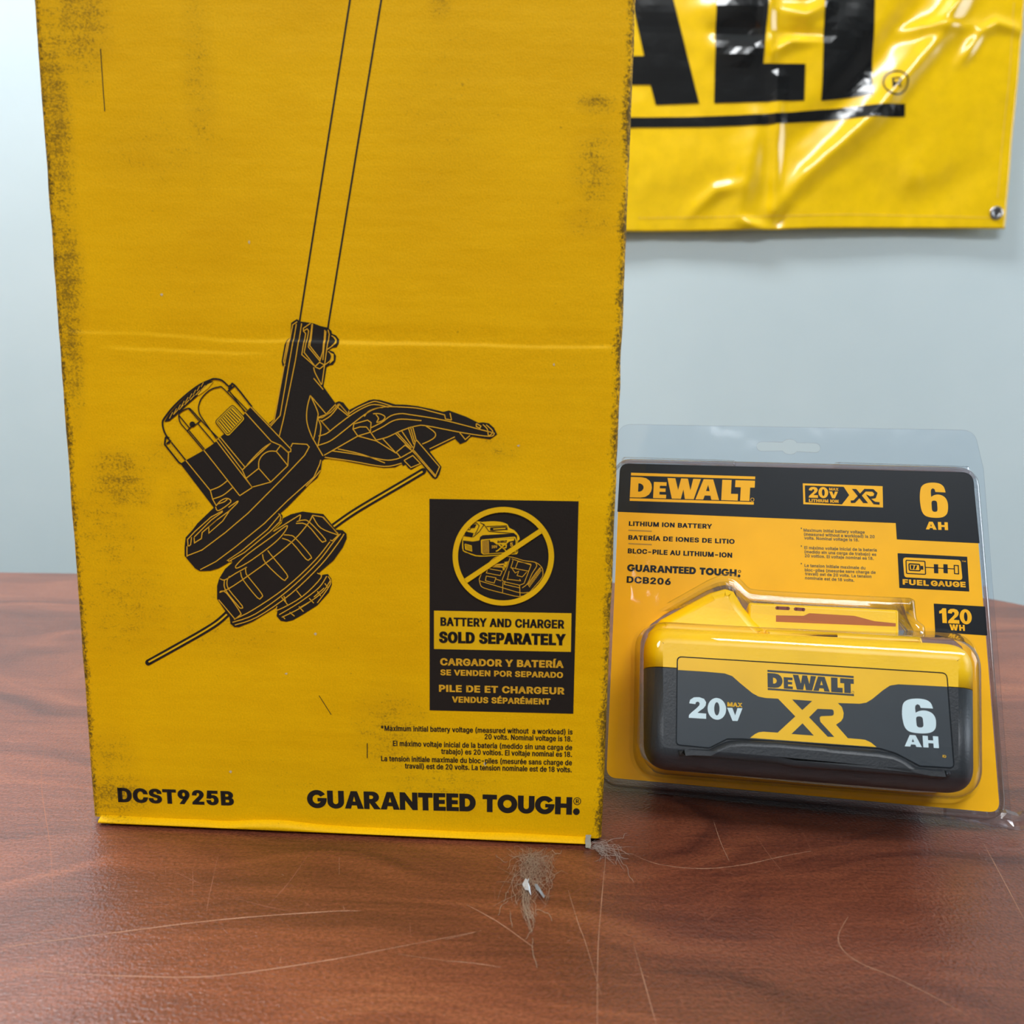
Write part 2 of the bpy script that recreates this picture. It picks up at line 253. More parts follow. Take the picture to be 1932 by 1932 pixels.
á6Z1Y-x1+-{0[.(03.7/k.K/J.g/1/+.z/O.n/{.k0M.n0w.v1>/(1[/;1v/Q2//m2A0N2Z2M2}3g324&3B4/3f4'4A3l4n3X5#3)5:2F5A1a5:1D510t4r0R4O0>4+/$4M/74z/P5A/o5a045y0X611$6?1v6O2_6P3A6G4%624_5i4x5L515-5@4b5J435M3Y5M.-41.-41/94)/93Z.^3..=2n./2(-z 1p/,2>//2f/83+/F3G/Z3_/r3s004$0L4,0l4/1.4/2:3y2/1A1a0k1M0D11080z000d000/06/v0A/c0d/D16/2 1_7N2d9a449a2h7N
é6y2h-y1}-~1<.20a.M0/.t/c/D/@/|/)0].w1E.r24.w3$/)3i/@4J/a5'0,5T0[5{176;1t6K2X6Q3N6H4A6,4f5r5+5U5H545c4j5w4;6*3d633(671n/h1n/h2y5O2y4t2R4q3(4i3S4Z3}4H4D414d3q4|3N523)5<2X5@2-5<1c511?4{0}4c0e4D0O4#0A3X0832061~091H0B0u0R0J0j0&1(/e1H/L1n/;2:/13)//3E/33w/E4B/d4a004l0H6*0,5x/c5e/?5J.|5,.a4e.H4<.63n.(3=-| 1}7N3%9a4Q9a3)7N
í1i/:.-/:6G0X6G0X.- /B7N0F9a1u9a0K7N
 26"""
_A = ''.join(chr(c) for c in range(35, 127) if c not in (92, 96))
_I = {c: i for i, c in enumerate(_A)}
def _dec(t): return (_I[t[0]] * len(_A) + _I[t[1]] - 1000) / 1000.0
GLYPH = {}
for _l in GL.split('\n'):
    if len(_l) < 3: continue
    _loops = []
    for _t in _l[3:].split(' '):
        if _t: _loops.append([(_dec(_t[i:i + 2]), _dec(_t[i + 2:i + 4])) for i in range(0, len(_t), 4)])
    GLYPH[_l[0]] = (_dec(_l[1:3]), _loops)
GLYPH['I'] = (0.34, [[(0.105, 0), (0.105, 1), (0.235, 1), (0.235, 0)]])
GLYPH['l'] = (0.30, [[(0.09, 0), (0.09, 1.03), (0.21, 1.03), (0.21, 0)]])
GLYPH['1'] = (0.56, [[(0.23, 0), (0.23, 0.83), (0.04, 0.72), (0.04, 0.86), (0.24, 1.0), (0.36, 1.0), (0.36, 0)]])
GLYPH['Í'] = (0.34, [GLYPH['I'][1][0], [(0.13, 1.08), (0.2, 1.28), (0.34, 1.28), (0.22, 1.08)]])

class Ink:
    """flat print in a frame: fills, strokes and lettering, later laid on the surface"""
    def __init__(s, frame, w=0.0, base=0.00008, step=0.00006):
        s.fr = frame; s.w = w; s.base = base; s.step = step; s.mb = MB()
    def U(s, p): return s.fr.uv(p[0], p[1], s.w)
    def z(s, layer): return s.w + s.base + s.step * layer
    def fill_uv(s, loops, mat=0, layer=0):
        z = s.z(layer); s.mb.cap(loops, lambda a, b: loc(a, b, z), mat, up=True)
    def fill(s, P, mat=0, layer=0, holes=()):
        s.fill_uv([[s.U(p) for p in P]] + [[s.U(p) for p in h] for h in holes], mat, layer)
    def stroke_uv(s, Q, wd, mat=0, layer=0, closed=False, limit=2.0, fn=None):
        N = len(Q); V = [Vector(q) for q in Q]; h = wd / 2; L = []; R = []
        for i in range(N):
            if closed or 0 < i < N - 1: e1, e2 = V[i] - V[i - 1], V[(i + 1) % N] - V[i]
            elif i == 0: e1 = e2 = V[1] - V[0]
            else: e1 = e2 = V[i] - V[i - 1]
            if e1.length < 1e-12: e1 = e2
            if e2.length < 1e-12: e2 = e1
            if e1.length < 1e-12: e1 = e2 = Vector((1, 0))
            n1 = Vector((-e1.y, e1.x)).normalized(); n2 = Vector((-e2.y, e2.x)).normalized()
            m = n1 + n2
            m = m.normalized() if m.length > 1e-6 else n1
            k = h * min(1 / max(m.dot(n1), 1e-3), limit)
            L.append(V[i] + m * k); R.append(V[i] - m * k)
        if fn: L = [Vector(fn(p)) for p in L]; R = [Vector(fn(p)) for p in R]
        z = s.z(layer); pts = [loc(p.x, p.y, z) for p in R] + [loc(p.x, p.y, z) for p in L]
        s.mb.add(pts, [(i, (i + 1) % N, N + (i + 1) % N, N + i) for i in range(N if closed else N - 1)], mat)
    def stroke(s, P, wpx, mat=0, layer=0, closed=False, smooth=0):
        if smooth: P = spline(P, smooth, closed)
        Q = [s.U(p) for p in P]
        a = s.U(P[0]); b = s.U((P[0][0] + 10, P[0][1])); k = hypot(b[0] - a[0], b[1] - a[1]) / 10
        s.stroke_uv(Q, wpx * k, mat, layer, closed)
    def ring(s, c, rx, ry, wpx, mat=0, layer=0, n=64):
        s.stroke([(c[0] + rx * cos(2 * pi * i / n), c[1] + ry * sin(2 * pi * i / n)) for i in range(n)], wpx, mat, layer, True)
    def disc(s, c, r, mat=0, layer=0, n=28):
        s.fill([(c[0] + r * cos(2 * pi * i / n), c[1] + r * sin(2 * pi * i / n)) for i in range(n)], mat, layer)
    def text(s, t, a, b, cap, off=0.05, mat=0, layer=0, track=0.0, offy=None):
        """lettering whose ink runs from pixel a to pixel b on the baseline, capitals cap pixels tall"""
        A, B = Vector(s.U(a)), Vector(s.U(b)); e1 = (B - A)
        C = Vector(s.U((a[0], a[1] - cap))); T = e1.length; e1.normalize(); e2 = Vector((-e1.y, e1.x))
        ch = abs((C - A).dot(e2)); Tw = T / ch
        offy = off * 0.6 if offy is None else offy; rr = off / offy if off > 0 else 1
        x = 0.0; items = []
        for c in t:
            adv, loops = GLYPH.get(c, GLYPH[' ']); items.append((x, loops)); x += adv + track + 1.2 * off
        xs = [x0 + p[0] for x0, ls in items for l in ls for p in l]
        lo, hi = min(xs), max(xs); kx = (Tw - 2 * off) / max(hi - lo, 1e-6); ky = 1 - 2 * offy
        def m(x0, p): return (off + (x0 + p[0] - lo) * kx, (offy + p[1] * ky) * rr)   # heights stretched so that one pen width serves both ways
        def w_(p):
            q = A + e1 * (p[0] * ch) + e2 * (p[1] / rr * ch); return (q.x, q.y)
        for x0, ls in items:
            Q = [[m(x0, p) for p in l] for l in ls]
            sg = [area2(l) for l in ls]
            outer = [i for i in range(len(ls)) if sg[i] < 0]; hole = [i for i in range(len(ls)) if sg[i] > 0]
            for i in outer:
                xx = [p[0] for p in ls[i]]; yy = [p[1] for p in ls[i]]
                H = [Q[j] for j in hole if min(xx) <= ls[j][0][0] <= max(xx) and min(yy) <= ls[j][0][1] <= max(yy)]
                s.fill_uv([[w_(p) for p in l] for l in [Q[i]] + H], mat, layer)
            if off > 0:
                for q in Q: s.stroke_uv(q, 2 * off, mat, layer + 0.35, True, 1.6, w_)
    def build(s, name, mats, parent, drape=None, cu=(), cv=()):
        o = s.mb.build(name, mats, parent)
        if drape:
            me = o.data; bm = bmesh.new(); bm.from_mesh(me)
            for u in cu: bmesh.ops.bisect_plane(bm, geom=bm.verts[:] + bm.edges[:] + bm.faces[:], plane_co=(u, 0, 0), plane_no=(1, 0, 0))
            for v in cv: bmesh.ops.bisect_plane(bm, geom=bm.verts[:] + bm.edges[:] + bm.faces[:], plane_co=(0, 0, v), plane_no=(0, 0, 1))
            for p in bm.verts: p.co.y -= drape(p.co.x, p.co.z)
            bm.to_mesh(me); bm.free(); me.update()
        return o

# heavy display lettering, capitals 1 unit tall
def _arc(cx, cy, rx, ry, a0, a1, n=16):
    return [(cx + rx * cos(radians(a0 + (a1 - a0) * k / n)), cy + ry * sin(radians(a0 + (a1 - a0) * k / n))) for k in range(n + 1)]
def _n(P, x0, y0, k): return [((x - x0) / k, (y0 - y) / k) for x, y in P]
HEAVY = {
    'A': (1.0, [[(0, 0), (0.34, 1), (0.68, 1), (1.02, 0), (0.69, 0), (0.64, 0.19), (0.38, 0.19), (0.33, 0)], [(0.44, 0.41), (0.58, 0.41), (0.51, 0.70)]]),
    'D': (0.86, [[(0, 0), (0, 1), (0.40, 1)] + _arc(0.40, 0.5, 0.47, 0.5, 80, -80, 14) + [(0.40, 0)], [(0.30, 0.27), (0.30, 0.73), (0.38, 0.73)] + _arc(0.38, 0.5, 0.18, 0.23, 80, -80, 8) + [(0.38, 0.27)]]),
    'E': (0.66, [[(0, 0), (0, 1), (0.64, 1), (0.64, 0.77), (0.30, 0.77), (0.30, 0.62), (0.61, 0.62), (0.61, 0.39), (0.30, 0.39), (0.30, 0.23), (0.66, 0.23), (0.66, 0)]]),
    'G': (1.05, [_arc(0.52, 0.5, 0.53, 0.52, 33, 360, 40) + [(1.05, 0.57), (0.55, 0.57), (0.55, 0.37), (0.74, 0.37)] + _arc(0.52, 0.5, 0.23, 0.25, -40, -320, 24)[0:] + [(0.72, 0.64)]]),
    'H': (0.92, [[(0, 0), (0, 1), (0.31, 1), (0.31, 0.63), (0.61, 0.63), (0.61, 1), (0.92, 1), (0.92, 0), (0.61, 0), (0.61, 0.38), (0.31, 0.38), (0.31, 0)]]),
    'N': (0.95, [[(0, 0), (0, 1), (0.28, 1), (0.66, 0.46), (0.66, 1), (0.95, 1), (0.95, 0), (0.68, 0), (0.29, 0.55), (0.29, 0)]]),
    'O': (1.08, [_arc(0.54, 0.5, 0.54, 0.53, 0, 354, 47), _arc(0.54, 0.5, 0.225, 0.225, 0, 350, 31)]),
    'R': (0.86, [[(0, 0), (0, 1), (0.46, 1)] + _arc(0.46, 0.685, 0.36, 0.315, 84, -60, 12) + [(0.60, 0.40), (0.90, 0), (0.54, 0), (0.32, 0.34), (0.30, 0.34), (0.30, 0)], [(0.30, 0.58), (0.30, 0.78), (0.40, 0.78)] + _arc(0.40, 0.68, 0.11, 0.10, 80, -80, 6) + [(0.40, 0.58)]]),
    'T': (0.78, [[(0, 1), (0.78, 1), (0.78, 0.73), (0.545, 0.73), (0.545, 0), (0.235, 0), (0.235, 0.73), (0, 0.73)]]),
    'U': (0.90, [[(0, 1), (0.31, 1), (0.31, 0.42)] + _arc(0.45, 0.38, 0.14, 0.14, 180, 360, 12) + [(0.59, 1), (0.90, 1), (0.90, 0.40)] + _arc(0.45, 0.38, 0.45, 0.40, 0, -180, 20)]),
    'V': (0.95, [[(0, 1), (0.33, 1), (0.49, 0.42), (0.64, 1), (0.95, 1), (0.63, 0), (0.32, 0)]]),
    'W': (1.45, [[(0, 1), (0.34, 1), (0.46, 0.42), (0.56, 1), (0.88, 1), (1.0, 0.42), (1.10, 1), (1.45, 1), (1.17, 0), (0.83, 0), (0.72, 0.48), (0.61, 0), (0.27, 0)]]),
    '0': (0.86, [[p for p in _arc(0.43, 0.5, 0.43, 0.51, 0, 354, 47)], [p for p in _arc(0.43, 0.5, 0.125, 0.31, 0, 350, 31)]]),
    '1': (0.56, [[(0.20, 0), (0.20, 0.66), (0.0, 0.62), (0.0, 0.80), (0.14, 0.86), (0.26, 1), (0.52, 1), (0.52, 0)]]),
    '2': (0.82, [_n([(738, 1140), (745, 1108), (778, 1084), (825, 1080), (868, 1092), (887, 1122), (882, 1152), (862, 1178), (830, 1202), (812, 1220), (888, 1222), (888, 1268), (735, 1268), (738, 1242), (760, 1218), (800, 1182), (826, 1154), (830, 1136), (822, 1123), (809, 1121), (797, 1128), (792, 1144)], 735, 1268, 188)]),
    '6': (0.96, [_n(spline([(1185, 702), (1170, 655), (1130, 628), (1060, 620), (985, 630), (937, 662), (919, 730), (918, 800), (932, 868), (972, 905), (1060, 916), (1140, 908), (1186, 876), (1200, 820), (1194, 772), (1168, 738), (1120, 721), (1070, 725), (1034, 742)], 4) + [(1033, 700), (1038, 680), (1056, 668), (1074, 676), (1080, 699)], 918, 916, 296), _n(rounded([(1033, 772), (1091, 772), (1091, 866), (1033, 866)], 26, 6), 918, 916, 296)]),
}
def heavy(ink, t, a, b, cap, mat, layer, gap=0.045):
    A, B = Vector(ink.U(a)), Vector(ink.U(b)); e1 = B - A; C = Vector(ink.U((a[0], a[1] - cap))); T = e1.length; e1.normalize(); e2 = Vector((-e1.y, e1.x))
    ch = abs((C - A).dot(e2)); x = 0; it = []
    for c in t:
        w_, ls = HEAVY[c]; it.append((x, ls)); x += w_ + gap
    k = T / (x - gap)
    for x0, ls in it:
        Q = [[tuple(A + e1 * ((x0 + p[0]) * k) + e2 * (p[1] * ch)) for p in l] for l in ls]; ink.fill_uv(Q, mat, layer)

# block logo lettering, unit coordinates (letters 190 tall, 1131 wide)
LOGO = [
    [[(0, 0), (0, 190), (95, 190), (140, 182), (172, 160), (190, 130), (197, 95), (190, 60), (172, 30), (140, 8), (95, 0)],
     [(72, 55), (72, 132), (88, 132), (108, 122), (118, 108), (121, 95), (118, 80), (108, 65), (88, 55)]],
    [[(212, 0), (212, 150), (328, 150), (328, 116), (268, 116), (268, 92), (322, 92), (322, 60), (268, 60), (268, 34), (330, 34), (330, 0)]],
    [[(333, 190), (405, 190), (436, 82), (458, 190), (520, 190), (548, 82), (568, 190), (638, 190), (582, 0), (502, 0), (484, 88), (465, 0), (383, 0)]],
    [[(598, 0), (663, 190), (750, 190), (813, 0), (743, 0), (733, 38), (680, 38), (669, 0)], [(690, 80), (724, 80), (707, 138)]],
    [[(833, 0), (833, 190), (918, 190), (918, 62), (983, 62), (983, 0)]],
    [[(953, 190), (1131, 190), (1131, 125), (1090, 125), (1090, 0), (1005, 0), (1005, 125), (953, 125)]],
]
def logo(ink, O, X, Y, mat, layer, bars=True, ring=True):
    def m(p):
        a, b = p[0] / 1131.0, p[1] / 190.0
        return (O[0] + (X[0] - O[0]) * a + (Y[0] - O[0]) * b, O[1] + (X[1] - O[1]) * a + (Y[1] - O[1]) * b)
    for g in LOGO: ink.fill([m(p) for p in g[0]], mat, layer, [[m(p) for p in h] for h in g[1:]])
    if bars:
        for y0, y1 in ((203, 229), (-33, -8)):
            ink.fill([m((0, y0)), m((1131, y0)), m((1131, y1)), m((0, y1))], mat, layer)
    if ring:
        c = m((1116, 14)); r = hypot(X[0] - O[0], X[1] - O[1]) / 1131.0 * 15
        ink.ring(c, r, r, r * 0.25, mat, layer, 20)

# ------------------------------------------------------------------ materials
def lin(c):
    return tuple(((x / 255) / 12.92 if x / 255 <= 0.04045 else ((x / 255 + 0.055) / 1.055) ** 2.4) for x in c) + (1,)

class NT:
    def __init__(s, name):
        s.m = bpy.data.materials.new(name); s.m.use_nodes = True; s.t = s.m.node_tree
        s.p = s.t.nodes['Principled BSDF']; s.out = s.t.nodes['Material Output']
    def n(s, typ, **kw):
        nd = s.t.nodes.new(typ); ins = kw.pop('i', {})
        for k, v in kw.items(): setattr(nd, k, v)
        for k, v in ins.items():
            if hasattr(v, 'links') or isinstance(v, bpy.types.NodeSocket): s.t.links.new(v, nd.inputs[k])
            else: nd.inputs[k].default_value = v
        return nd
    def link(s, a, b): s.t.links.new(a, b)
    def math(s, op, a, b=0.0, clamp=False):
        return s.n('ShaderNodeMath', operation=op, use_clamp=clamp, i={0: a, 1: b}).outputs[0]
    def ramp(s, fac, stops):
        r = s.n('ShaderNodeValToRGB', i={0: fac}); e = r.color_ramp.elements
        while len(e) < len(stops): e.new(0.5)
        for k, (p, c) in enumerate(stops): e[k].position = p; e[k].color = c if len(c) == 4 else tuple(c) + (1,)
        return r.outputs[0]
    def mix(s, f, a, b, blend='MIX'):
        nd = s.n('ShaderNodeMix', data_type='RGBA', blend_type=blend)
        for k, v in ((0, f), (6, a), (7, b)):
            if isinstance(v, bpy.types.NodeSocket): s.link(v, nd.inputs[k])
            else: nd.inputs[k].default_value = v
        return nd.outputs[2]
    def coord(s, scale=(1, 1, 1), off=(0, 0, 0), rot=(0, 0, 0)):
        t = s.n('ShaderNodeTexCoord').outputs['Object']
        mp = s.n('ShaderNodeMapping'); s.link(t, mp.inputs[0])
        mp.inputs['Scale'].default_value = scale; mp.inputs['Location'].default_value = off; mp.inputs['Rotation'].default_value = rot
        return mp.outputs[0]
    def noise(s, vec, scale, detail=3, rough=0.5, dist=0):
        return s.n('ShaderNodeTexNoise', i={'Vector': vec, 'Scale': scale, 'Detail': detail, 'Roughness': rough, 'Distortion': dist}).outputs[0]
    def bump(s, h, strength, dist, prev=None):
        b = s.n('ShaderNodeBump', i={'Strength': strength, 'Distance': dist, 'Height': h})
        if prev is not None: s.link(prev, b.inputs['Normal'])
        return b.outputs[0]

def plain(name, rgb, rough=0.5, metal=0.0, spec=0.5, grain=None, coat=0.0):
    a = NT(name); a.p.inputs['Base Color'].default_value = lin(rgb); a.p.inputs['Roughness'].default_value = rough
    a.p.inputs['Metallic'].default_value = metal; a.p.inputs['Specular IOR Level'].default_value = spec
    a.p.inputs['Coat Weight'].default_value = coat; a.p.inputs['Coat Roughness'].default_value = 0.08
    c = a.coord()
    if grain:
        a.link(a.bump(a.noise(c, grain[0], 2), grain[1], grain[2]), a.p.inputs['Normal'])
    # a faint unevenness of tone, so that no surface is perfectly flat
    nz = a.noise(c, 60.0, 3)
    v = a.n('ShaderNodeMapRange', i={0: nz, 1: 0.3, 2: 0.7, 3: 0.95, 4: 1.05}).outputs[0]
    mx = a.mix(1.0, lin(rgb), v, 'MULTIPLY'); a.link(mx, a.p.inputs['Base Color'])
    return a.m
# ------------------------------------------------------------------ the room
def wall_material():
    a = NT('painted_wall'); c = a.coord()
    nz = a.noise(c, 3.0, 4, 0.6)
    a.link(a.ramp(nz, [(0.3, lin((204, 221, 227))), (0.7, lin((213, 228, 233)))]), a.p.inputs['Base Color'])
    a.p.inputs['Roughness'].default_value = 0.55
    a.link(a.bump(a.noise(c, 260, 2), 0.12, 0.001), a.p.inputs['Normal'])
    return a.m
M_WALL = wall_material()
M_CEIL = plain('ceiling_paint', (225, 228, 228), 0.9)
def carpet_material():
    a = NT('floor_carpet'); c = a.coord(); nz = a.noise(c, 400, 3)
    a.link(a.ramp(nz, [(0.3, lin((70, 68, 66))), (0.7, lin((104, 100, 96)))]), a.p.inputs['Base Color'])
    a.p.inputs['Roughness'].default_value = 0.95; a.link(a.bump(nz, 0.5, 0.004), a.p.inputs['Normal'])
    return a.m
M_FLOOR = carpet_material()
X0, X1, Y0, Y1, H = -2.3, 2.5, -2.7, 1.25, 2.6
def slab(name, c, d, m):
    b = MB(); b.box(c, d); return tag(b.build(name, m), kind='structure')
slab('floor', ((X0 + X1) / 2, (Y0 + Y1) / 2, -0.05), (X1 - X0 + 0.2, Y1 - Y0 + 0.2, 0.1), M_FLOOR)
slab('ceiling', ((X0 + X1) / 2, (Y0 + Y1) / 2, H + 0.05), (X1 - X0 + 0.2, Y1 - Y0 + 0.2, 0.1), M_CEIL)
slab('wall_back', ((X0 + X1) / 2, Y1 + 0.05, H / 2), (X1 - X0 + 0.2, 0.1, H), M_WALL)
M_SIDE = plain('taupe_wall_paint', (128, 124, 120), 0.8)
slab('wall_front', ((X0 + X1) / 2, Y0 - 0.05, H / 2), (X1 - X0 + 0.2, 0.1, H), M_SIDE)
slab('wall_left', (X0 - 0.05, (Y0 + Y1) / 2, H / 2), (0.1, Y1 - Y0, H), M_SIDE)
slab('wall_right', (X1 + 0.05, (Y0 + Y1) / 2, H / 2), (0.1, Y1 - Y0, H), M_SIDE)

# unseen window frame, added around the side light in the right-hand wall
M_FRAME = plain('added_frame_paint', (215, 215, 212), 0.5)
b = MB()
for y in (-0.13, 1.03): b.box((2.475, y, 1.45), (0.05, 0.06, 1.12))
for z in (0.92, 1.98): b.box((2.475, 0.45, z), (0.05, 1.22, 0.06))
tag(b.build('added_window_1', M_FRAME, bevel=0.004), kind='structure')

# ------------------------------------------------------------------ conference table
def wood_material():
    a = NT('mahogany_laminate')
    c = a.coord(); g = a.coord((1.0, 7.0, 1.0), rot=(0, 0, radians(-4)))
    swirl = a.noise(a.coord((1, 2.2, 1)), 5.0, 2)
    v2 = a.n('ShaderNodeVectorMath', operation='MULTIPLY_ADD', i={0: a.n('ShaderNodeCombineXYZ', i={1: swirl}).outputs[0], 1: (0, 1.6, 0), 2: g}).outputs[0]
    big = a.noise(v2, 5.5, 5, 0.62, 0.5)
    fine = a.noise(a.coord((6, 120, 6), rot=(0, 0, radians(-3))), 6, 4, 0.6)
    flk = a.noise(a.coord((1, 1.6, 1)), 750, 2, 0.6)
    mixv = a.math('ADD', a.math('MULTIPLY', big, 0.75), a.math('MULTIPLY', fine, 0.25))
    col = a.ramp(mixv, [(0.30, lin((70, 35, 28))), (0.44, lin((102, 54, 39))), (0.56, lin((124, 68, 47))), (0.70, lin((144, 86, 58)))])
    dark = a.n('ShaderNodeMapRange', i={0: flk, 1: 0.35, 2: 0.62, 3: 0.66, 4: 1.16}).outputs[0]
    col = a.mix(1.0, col, dark, 'MULTIPLY')
    a.link(col, a.p.inputs['Base Color'])
    a.p.inputs['Roughness'].default_value = 0.30
    a.p.inputs['Specular IOR Level'].default_value = 0.75
    peb = a.noise(c, 900, 2, 0.5)
    big2 = a.noise(c, 90, 2, 0.5)
    b1 = a.bump(big2, 0.05, 0.002)
    a.link(a.bump(peb, 0.5, 0.0006, b1), a.p.inputs['Normal'])
    return a.m
M_WOOD = wood_material()
M_SCR = plain('scratched_laminate', (178, 134, 108), 0.6)
M_SCR2 = plain('faint_scratch', (146, 92, 68), 0.6)
M_EDGE = plain('table_edge_band', (62, 28, 20), 0.4)

T = empty('conference_table', Matrix.Translation((0, 0, 0)))
tag(T, 'reddish brown wood grain conference table with scratched top', 'table')
outl = [(-1.25, -0.36), (0.3925, -0.36)]
outl += [(0.27 + 0.1225 * cos(t), 0.53 + 0.1225 * sin(t)) for t in [pi / 2 * k / 14 for k in range(15)]]
outl += [(-0.2, 0.651), (-0.5, 0.645), (-1.25, 0.62)]
tb = MB()
bev = [(0.0, 0.004), (0.0012, 0.0012), (0.004, 0.0)]
rings = [[(x, y, TZ - dz) for x, y in offset(outl, -i)] for i, dz in ((0.004, 0), (0.0012, 0.0012), (0, 0.004))]
rings += [[(x, y, TZ - 0.030) for x, y in outl]]
tb.cap([[(p[0], p[1]) for p in rings[0]]], lambda a, b: (a, b, TZ), 0, True)
tb.quadstrip(rings, 2, True, True, True)
tb.cap([outl], lambda a, b: (a, b, TZ - 0.030), 2, False)

def scratch(P, wd=0.00028, mat=1, sm=6):
    """a scratch cut in the table top: pixels of the photo give its two ends on the plane"""
    Q = [ground(*p).xy for p in (spline(P, sm) if len(P) > 2 else P)]
    L, R = [], []
    for i in range(len(Q)):
        d = (Q[min(i + 1, len(Q) - 1)] - Q[max(i - 1, 0)]); n = Vector((-d.y, d.x)).normalized()
        k = wd * 0.33 * (0.35 + 0.65 * min(1, 3 * i / len(Q), 3 * (len(Q) - 1 - i) / len(Q) + 0.05)) * random.uniform(0.6, 1.2)
        L.append(Q[i] + n * k); R.append(Q[i] - n * k)
    pts = [(p.x, p.y, TZ + 0.00004) for p in R + L]; N = len(Q)
    tb.add(pts, [(i, i + 1, N + i + 1, N + i) for i in range(N - 1)], mat)
for P, w_, m_ in [
    ([(-30, 1792), (200, 1762), (420, 1735), (620, 1720), (680, 1719)], 0.00055, 1),
    ([(20, 1826), (130, 1837), (250, 1842), (400, 1842), (600, 1815), (760, 1785), (905, 1757)], 0.0004, 1),
    ([(880, 1707), (940, 1740), (1007, 1788)], 0.0004, 1),
    ([(840, 1813), (890, 1817), (945, 1825)], 0.0004, 1), ([(750, 1800), (840, 1813)], 0.0004, 1),
    ([(840, 1773), (908, 1756)], 0.0004, 1),
    ([(1143, 1612), (1135, 1700), (1128, 1800), (1127, 1940)], 0.00035, 1),
    ([(1072, 1680), (1092, 1745), (1105, 1780), (1135, 1880)], 0.0003, 1),
    ([(1190, 1610), (1240, 1630), (1320, 1639), (1400, 1632), (1480, 1615), (1530, 1606)], 0.00045, 1),
    ([(1345, 1545), (1360, 1590), (1376, 1625)], 0.0003, 1), ([(1500, 1540), (1540, 1625)], 0.0003, 2),
    ([(1420, 1565), (1445, 1605), (1480, 1650)], 0.0003, 2),
    ([(1195, 1780), (1215, 1850), (1240, 1940)], 0.0003, 1),
    ([(1600, 1730), (1582, 1765), (1590, 1792), (1625, 1818), (1690, 1845), (1770, 1885), (1830, 1920)], 0.0004, 1),
    ([(1855, 1590), (1890, 1655), (1935, 1740)], 0.0004, 1),
    ([(1720, 1600), (1790, 1630), (1880, 1680)], 0.0003, 2),
    ([(85, 1400), (78, 1480), (95, 1600), (100, 1690)], 0.0003, 2),
    ([(170, 1430), (172, 1600)], 0.0003, 2), ([(0, 1443), (110, 1449)], 0.0003, 2),
    ([(60, 1760), (200, 1740), (220, 1735)], 0.0003, 2), ([(640, 1618), (640, 1650)], 0.0003, 1),
    ([(585, 1608), (545, 1665), (500, 1715)], 0.0003, 2), ([(412, 1612), (395, 1690), (390, 1720)], 0.0003, 2),
    ([(320, 1640), (350, 1655), (390, 1672)], 0.0003, 2), ([(325, 1575), (300, 1640)], 0.0003, 2),
    ([(430, 1690), (500, 1710), (560, 1722)], 0.0003, 2), ([(1075, 1655), (1030, 1690)], 0.0003, 2),
    ([(1120, 1665), (1045, 1705)], 0.0003, 2), ([(530, 1805), (528, 1817)], 0.0004, 1), ([(648, 1709), (650, 1720)], 0.0004, 1),
]: scratch(P, w_, 1 if m_ == 1 else 3)
for i in range(90):
    x = random.uniform(0, 1930); y = random.uniform(1615, 1930); a = random.choice((random.gauss(1.45, 0.25), random.gauss(0.2, 0.25), random.uniform(0, 3)))
    l = random.uniform(8, 70)
    scratch([(x, y), (x + l / 2 * cos(a) + random.uniform(-3, 3), y + l / 2 * sin(a)), (x + l * cos(a), y + l * sin(a))], random.uniform(0.00012, 0.00022), 3, 4)
for i in range(70):                                     # nicks and specks worn into the surface
    x = random.uniform(0, 1930); y = random.uniform(1640, 1930)
    scratch([(x, y), (x + random.uniform(2, 5), y + random.uniform(-3, 3))], random.uniform(0.0003, 0.0006), random.choice((1, 3)))
tb.build('tabletop', [M_WOOD, M_SCR, M_EDGE, M_SCR2], T)
for x in (-1.0, 0.18):
    b = MB(); b.box((x, 0.14, (TZ - 0.03) / 2), (0.05, 0.5, TZ - 0.03)); b.build('panel_leg', M_EDGE, T, bevel=0.003)

# ------------------------------------------------------------------ the tall yellow carton
GL_, GR_ = ground(175, 1550), ground(1135, 1592)
BOX = Frame(GL_, GR_ - GL_, Vector((0, 0, 1)).cross(GL_ - GR_))
BW, BD, BH = (GR_ - GL_).length, 0.165, 0.95

